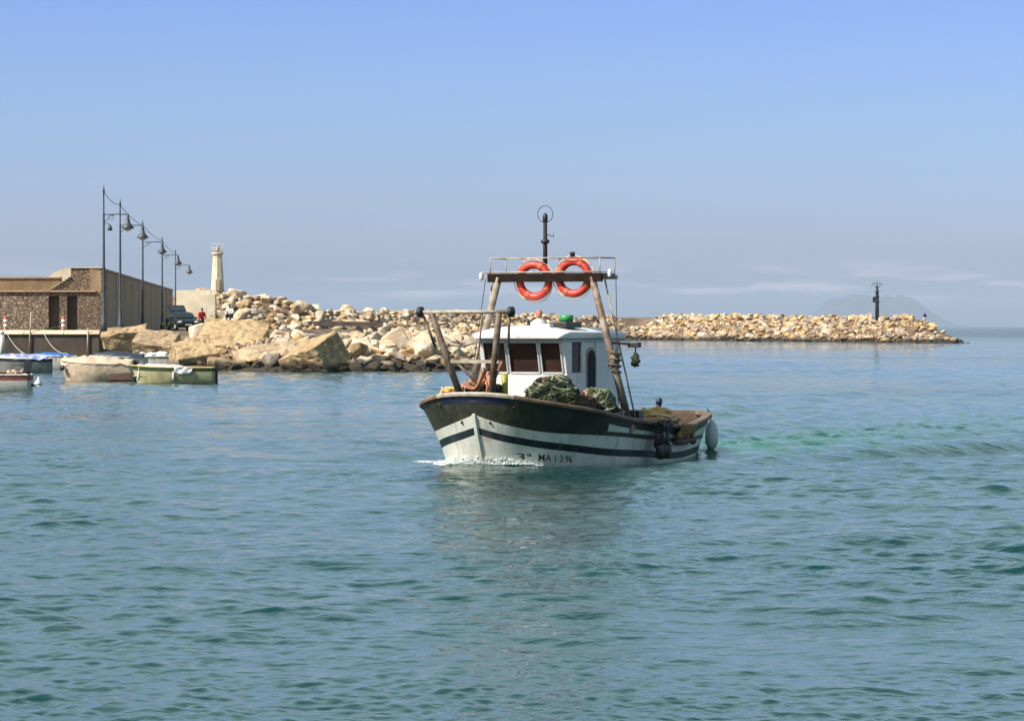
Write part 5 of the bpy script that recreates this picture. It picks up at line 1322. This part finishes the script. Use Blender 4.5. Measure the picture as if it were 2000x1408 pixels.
mb.smooth = True; mb.add(vs, fs); o = mb.build('draped_cloth', M['white_cloth'], None, b1.location, 0.06); sm = o.modifiers.new('s', 'SOLIDIFY'); sm.thickness = 0.02; tag(o, 'pale yellow cloth hung over the side of the olive rowing boat', 'cloth')
for k, lb in ((0, 'wooden oar lying along the near side of the olive rowing boat'), (1, 'wooden oar lying along the far side of the olive rowing boat')):
    mb = MB(); mb.tube([(0.1, -0.35 + 0.6 * k, 0.66), (1.55, -0.2 + 0.5 * k, 0.70)], 0.022, 6); mb.box((0.0, -0.36 + 0.6 * k, 0.655), (0.42, 0.11, 0.02))
    o = mb.build('oar', M['rail_wood'], None, b1.location, 0.06); tag(o, lb, 'oar', 'oars in the olive rowing boat')
# cream covered boat
b2, d = moored(190, 744, 3.1, 0.02, 'beige boat under a tarpaulin, its rounded end to the left')
_, g = small_hull(3.1, 1.45, 0.72, 'hull', [M['boat_cream'], M['tarp_beige'], M['boat_rusty']], b2, 0.2, 0.5, 0.9); g.build('gunwale', M['boat_cream'], b2)
dome(3.05, 1.45, 0.32, 0.70, 9, 0.16).build('tarpaulin', M['tarp_beige'], b2)
mb = MB(); mb.cyl((-1.46, -0.32, 0.55), (-1.40, -0.25, 0.55), 0.11, n=12); mb.build('porthole', M['black'], b2)
mb = MB(); mb.box((1.05, -0.63, 0.2), (0.95, 0.10, 0.34)); mb.build('rusty_patch', M['boat_rusty'], b2, bevel=0.03)
mb = MB(); outboard(mb, 1.6, 0.45); mb.build('outboard_motor', M['boat_rusty'], b2, bevel=0.03)
# grey boat with a lilac cover
b3, d = moored(42, 728, 3.2, 0.1, 'grey boat with a lilac and white cover and a black rubbing strip')
_, g = small_hull(3.0, 1.3, 0.70, 'hull', [M['boat_grey'], M['black'], M['black']], b3, 0.12, 0.24, 0.75); g.build('gunwale', M['boat_white'], b3)
dome(2.6, 1.3, 0.26, 0.66, 14, 0.14).build('boat_cover', M['tarp_lilac'], b3)
mb = MB(); outboard(mb, -1.62, 0.5); mb.build('outboard_motor', M['black'], b3, bevel=0.03)
# boat with a blue cover behind it
b4, d = moored(104, 722, 3.0, 0.0, 'white boat under a bright blue cover behind the grey one')
_, g = small_hull(2.4, 1.2, 0.72, 'hull', [M['boat_white'], M['boat_white'], M['black']], b4, 0.1, 0.2, 0.8); g.build('gunwale', M['boat_white'], b4)
dome(2.0, 1.2, 0.18, 0.72, 21, 0.10).build('boat_cover', M['tarp_blue'], b4)
# boats behind the green one
b5, d = moored(232, 724, 2.8, 0.1, 'boat with a dark navy cover moored behind the beige boat')
_, g = small_hull(3.0, 1.2, 0.70, 'hull', [M['boat_white'], M['boat_white'], M['black']], b5, 0.1, 0.2, 0.8); g.build('gunwale', M['boat_white'], b5)
dome(2.6, 1.2, 0.30, 0.70, 25).build('boat_cover', M['tarp_navy'], b5)
b6, d = moored(296, 722, 2.8, 0.0, 'white boat loaded with white sacks behind the olive rowing boat')
_, g = small_hull(2.6, 1.2, 0.70, 'hull', [M['boat_white'], M['boat_grey'], M['black']], b6, 0.1, 0.2, 0.8); g.build('gunwale', M['boat_white'], b6)
floor_mesh(2.5, 1.1, 0.45).build('floor', M['boat_grey'], b6)
for k, (x, y, lab) in enumerate([(-0.55, 0.0, 'white sack at the left end of the loaded white boat'), (0.0, 0.1, 'white sack in the middle of the loaded white boat'), (0.55, -0.05, 'white sack at the right end of the loaded white boat')]):
    mb = MB(); mb.blob((0, 0, 0), (0.34, 0.3, 0.24), 3, 0.22, k + 40, 2.0); o = mb.build('sack', M['white_cloth'], None, b6.location + Vector((x, y, 0.66 + 0.03 * k))); tag(o, lab, 'sack', 'sacks in the white boat')
# foreground boat at the picture's left edge
b7, d = moored(0, 764, 3.0, 0.0, 'small green and white boat with a red strake, cut by the left edge')
_, g = small_hull(2.2, 1.15, 0.58, 'hull', [M['boat_white'], M['boat_red'], M['boat_green']], b7, 0.08, 0.34, 0.85); g.build('gunwale', M['boat_white'], b7)
floor_mesh(2.1, 1.05, 0.3).build('floor', M['boat_grey'], b7)
mb = MB(); outboard(mb, 0.98, 0.62); mb.tube([(0.9, 0, 0.9), (0.4, 0.05, 0.95)], 0.025, 6); mb.build('outboard_motor', M['black'], b7, bevel=0.03)
mb = MB(); mb.tube([(0.95, -0.1, 0.5), (1.35, -0.15, 0.12)], 0.02, 6); mb.build('tiller', M['boat_white'], b7)
for k, (x, z, lab) in enumerate([(-0.02, 1.0, 'pinkish float piled on the left of the outboard'), (0.16, 1.03, 'pinkish float in the middle above the small boat'), (0.46, 1.02, 'pale float nearest the outboard of the small boat')]):
    mb = MB(); mb.blob((0, 0, 0), (0.11, 0.1, 0.09), 2, 0.05, k); o = mb.build('net_float', mat('float_pink', (0.55, 0.38, 0.33), None, 0.5, 4) if k == 0 else bpy.data.materials['float_pink'], None, b7.location + Vector((0.3 + x, 0.2, 0.66 + 0.02 * k))); tag(o, lab, 'float', 'floats in the small boat')
net_heap('dark_net', b7.location + Vector((0.25, 0.1, 0.5)), (0.6, 0.4, 0.22), 51, M['net_brown'], M['rope_tan'], 40, 'dark brown net heaped in the small boat at the left edge')
mb = MB(); mb.lathe([(0.02, -0.08), (0.16, -0.04), (0.17, 0.02), (0.05, 0.17), (0.02, 0.26)], (0, 0, 0), 12); dd = 13800 / (751 - 637)
o = mb.build('mooring_buoy', M['white_paint'], None, Vector(((75 - 1000) / FPX * dd, dd, 0.04))); tag(o, 'small white cone shaped mooring buoy floating beside the boats', 'buoy')

# ------------------------------------------------------------------ quay furniture
def bollard(px, label, d=187.2, hh=0.85, r=0.12):
    o = empty('bollard', Vector(((px - 1000) / FPX * d, d, 2.06)), 0, label, 'bollard', 'bollards on the quay edge')
    mb = MB(); mb.lathe([(r * 1.3, 0), (r * 1.3, 0.05), (r, 0.08), (r, hh * 0.9), (r * 0.7, hh)], (0, 0, 0), 12); mb.build('post', M['red_paint'], o)
    for z in (0.18, 0.52):
        mb = MB(); mb.lathe([(r + 0.006, hh * z), (r + 0.006, hh * z + 0.2)], (0, 0, 0), 12); mb.build('band', M['white_paint'], o)
bollard(11, 'red and white banded bollard at the far left of the quay')
bollard(124, 'red and white banded bollard in front of the wall niches')
def ladder_post(px, label, y0, y1, lean):
    d = 185.0; mb = MB(); a = P(px, y1, d); b = P(px + lean, y0, d)
    mb.tube([Vector((0, 0, 0)), b - a], 0.042, 8); o = mb.build('mooring_pole', M['pale_steel'], None, a); tag(o, label, 'pole', 'pale poles against the quay')
ladder_post(56, 'pale pole leaning against the quay left of the niches', 610, 700, 5)
ladder_post(170, 'pale pole against the quay wall near its right end', 640, 704, 2)
def sag_rope(pa, pb, sag, label):
    mb = MB(); mb.tube([pa.lerp(pb, s) - pa - Vector((0, 0, sag * 4 * s * (1 - s))) for s in np.linspace(0, 1, 16)], 0.018, 6)
    o = mb.build('mooring_rope', M['rope_pale'], None, pa); tag(o, label, 'rope', 'ropes from the quay to the boats')
sag_rope(P(14, 652, 184.8), P(46, 690, 150), 0.15, 'pale mooring rope slanting down to the lilac covered boat')
sag_rope(P(86, 652, 184.8), P(132, 690, 150), 0.35, 'pale mooring rope sagging down to the beige boat')
mb = MB(); mb.tube([Vector((0, 0, 0)), Vector((0.02, 0, 1.3))], 0.16, 10); mb.blob((0, 0, 1.4), (0.17, 0.17, 0.16), 2, .05, 1)
o = mb.build('mooring_pile', M['boat_white'], None, P(3, 700, 170)); tag(o, 'stubby pale mooring pile at the left edge of the picture', 'pile')

# ------------------------------------------------------------------ plants
def shrub(name, loc, size, n, leafm, seed, label, cat='shrub', spike=False):
    o = empty(name, loc, 0, label, cat); rr = random.Random(seed)
    lf = MB(); st = MB()
    for k in range(max(5, n // 40)):
        a = rr.uniform(0, 6.28); tip = Vector((size[0] * rr.uniform(.2, .9) * math.cos(a), size[1] * rr.uniform(.2, .9) * math.sin(a), size[2] * rr.uniform(.5, 1.0)))
        st.tube([Vector((0, 0, 0)), tip * 0.5 + Vector((0, 0, 0.1)), tip], 0.022, 5, 0.006)
        for j in range(40):
            c = tip * rr.uniform(0.35, 1.05) + Vector((rr.gauss(0, .13) * size[0], rr.gauss(0, .13) * size[1], rr.gauss(0, .12) * size[2]))
            if c.z < 0.01: c.z = 0.02
            d = Vector((rr.gauss(0, 1), rr.gauss(0, 1), rr.gauss(0.4, 1))).normalized(); u, v = ortho(d); L = rr.uniform(.06, .14)
            lf.add([c, c + d * L * .5 + u * L * .28, c + d * L, c + d * L * .5 - u * L * .28], [[0, 1, 2, 3]])
    st.build('stem', M['stem'], o); lf.build('foliage', leafm, o, fixn=False)
    return o
shrub('shrub', P(508, 652, 175) - Vector((0, 0, .1)), (0.75, 0.7, 1.1), 520, M['leaf'], 1, 'green bush growing among the stones above the slabs')
shrub('shrub', P(474, 648, 176) - Vector((0, 0, .1)), (0.7, 0.5, 0.5), 240, M['leaf'], 5, 'low green bush left of the larger bush')
shrub('dry_plant', P(490, 668, 168) - Vector((0, 0, .1)), (0.7, 0.6, 0.7), 480, M['leaf_red'], 2, 'reddish dry plant hanging below the green bush', 'plant')
shrub('dry_plant', P(590, 656, 172) - Vector((0, 0, .1)), (1.2, 0.6, 0.4), 320, M['leaf_red'], 3, 'reddish dry ground plant behind the square block', 'plant')
shrub('shrub', P(424, 616, 262) - Vector((0, 0, .5)), (0.6, 0.5, 0.95), 320, M['leaf'], 4, 'small dark green bush at the foot of the pale concrete block')
shrub('weed', P(98, 643, 190) - Vector((0, 0, .1)), (0.9, 0.3, 0.35), 240, M['leaf'], 6, 'grey green weeds along the quay edge', 'plant')
shrub('weed', P(330, 640, 196), (0.7, 0.4, 0.3), 200, M['leaf'], 8, 'green weeds at the road edge in front of the car', 'plant')

# ------------------------------------------------------------------ distant mountain and the air
def mountain():
    D = 36000.0; k = D / FPX
    prof = [(1560, 637), (1590, 612), (1604, 598), (1622, 588), (1650, 580), (1690, 577), (1730, 582), (1765, 579), (1788, 586), (1812, 603), (1836, 620), (1862, 631), (1890, 637)]
    xs = np.linspace(1555, 1895, 120); ridge = np.interp(xs, [p[0] for p in prof], [637 - p[1] for p in prof])
    ridge = ridge + np.array([3.0 * noise.noise(Vector((x * 0.055, 3.3, 0))) + 2.2 * noise.noise(Vector((x * 0.16, 7.7, 0))) for x in xs]) * np.clip(ridge / 20, 0, 1)
    vs = []; fs = []; NR = 22
    for j in range(NR + 1):
        s = j / NR; f = math.sin(PI * s) ** 0.8
        for i, (px, h) in enumerate(zip(xs, ridge)):
            y = D - 500 + 1000 * s
            z = CAM_H + h * k * f * (1 + 0.18 * noise.noise(Vector((i * 0.12, j * 0.35, 2.0)))) - 4
            vs.append(((px - 1000) * k, y, max(-3, z)))
    n = len(xs)
    for j in range(NR):
        for i in range(n - 1): fs.append([j * n + i, j * n + i + 1, (j + 1) * n + i + 1, (j + 1) * n + i])
    me = bpy.data.meshes.new('mountain'); me.from_pydata(vs, [], fs); me.materials.append(M['mountain'])
    for p in me.polygons: p.use_smooth = True
    o = bpy.data.objects.new('mountain', me); COL.objects.link(o); o['kind'] = 'structure'
mountain()
mb = MB(); mb.box((0, 19400, 205), (96000, 40000, 422))
me = mb.mesh('haze', [])
hm = bpy.data.materials.new('haze'); hm.use_nodes = True; hn = hm.node_tree.nodes; hn.clear()
ho = hn.new('ShaderNodeOutputMaterial'); pv = hn.new('ShaderNodeVolumePrincipled')
pv.inputs['Color'].default_value = (0.52, 0.635, 0.81, 1); pv.inputs['Density'].default_value = 0.40e-4; pv.inputs['Anisotropy'].default_value = 0.0
hm.node_tree.links.new(pv.outputs[0], ho.inputs['Volume']); hm.cycles.homogeneous_volume = True
me.materials.append(hm)
o = bpy.data.objects.new('haze', me); COL.objects.link(o); o['kind'] = 'stuff'
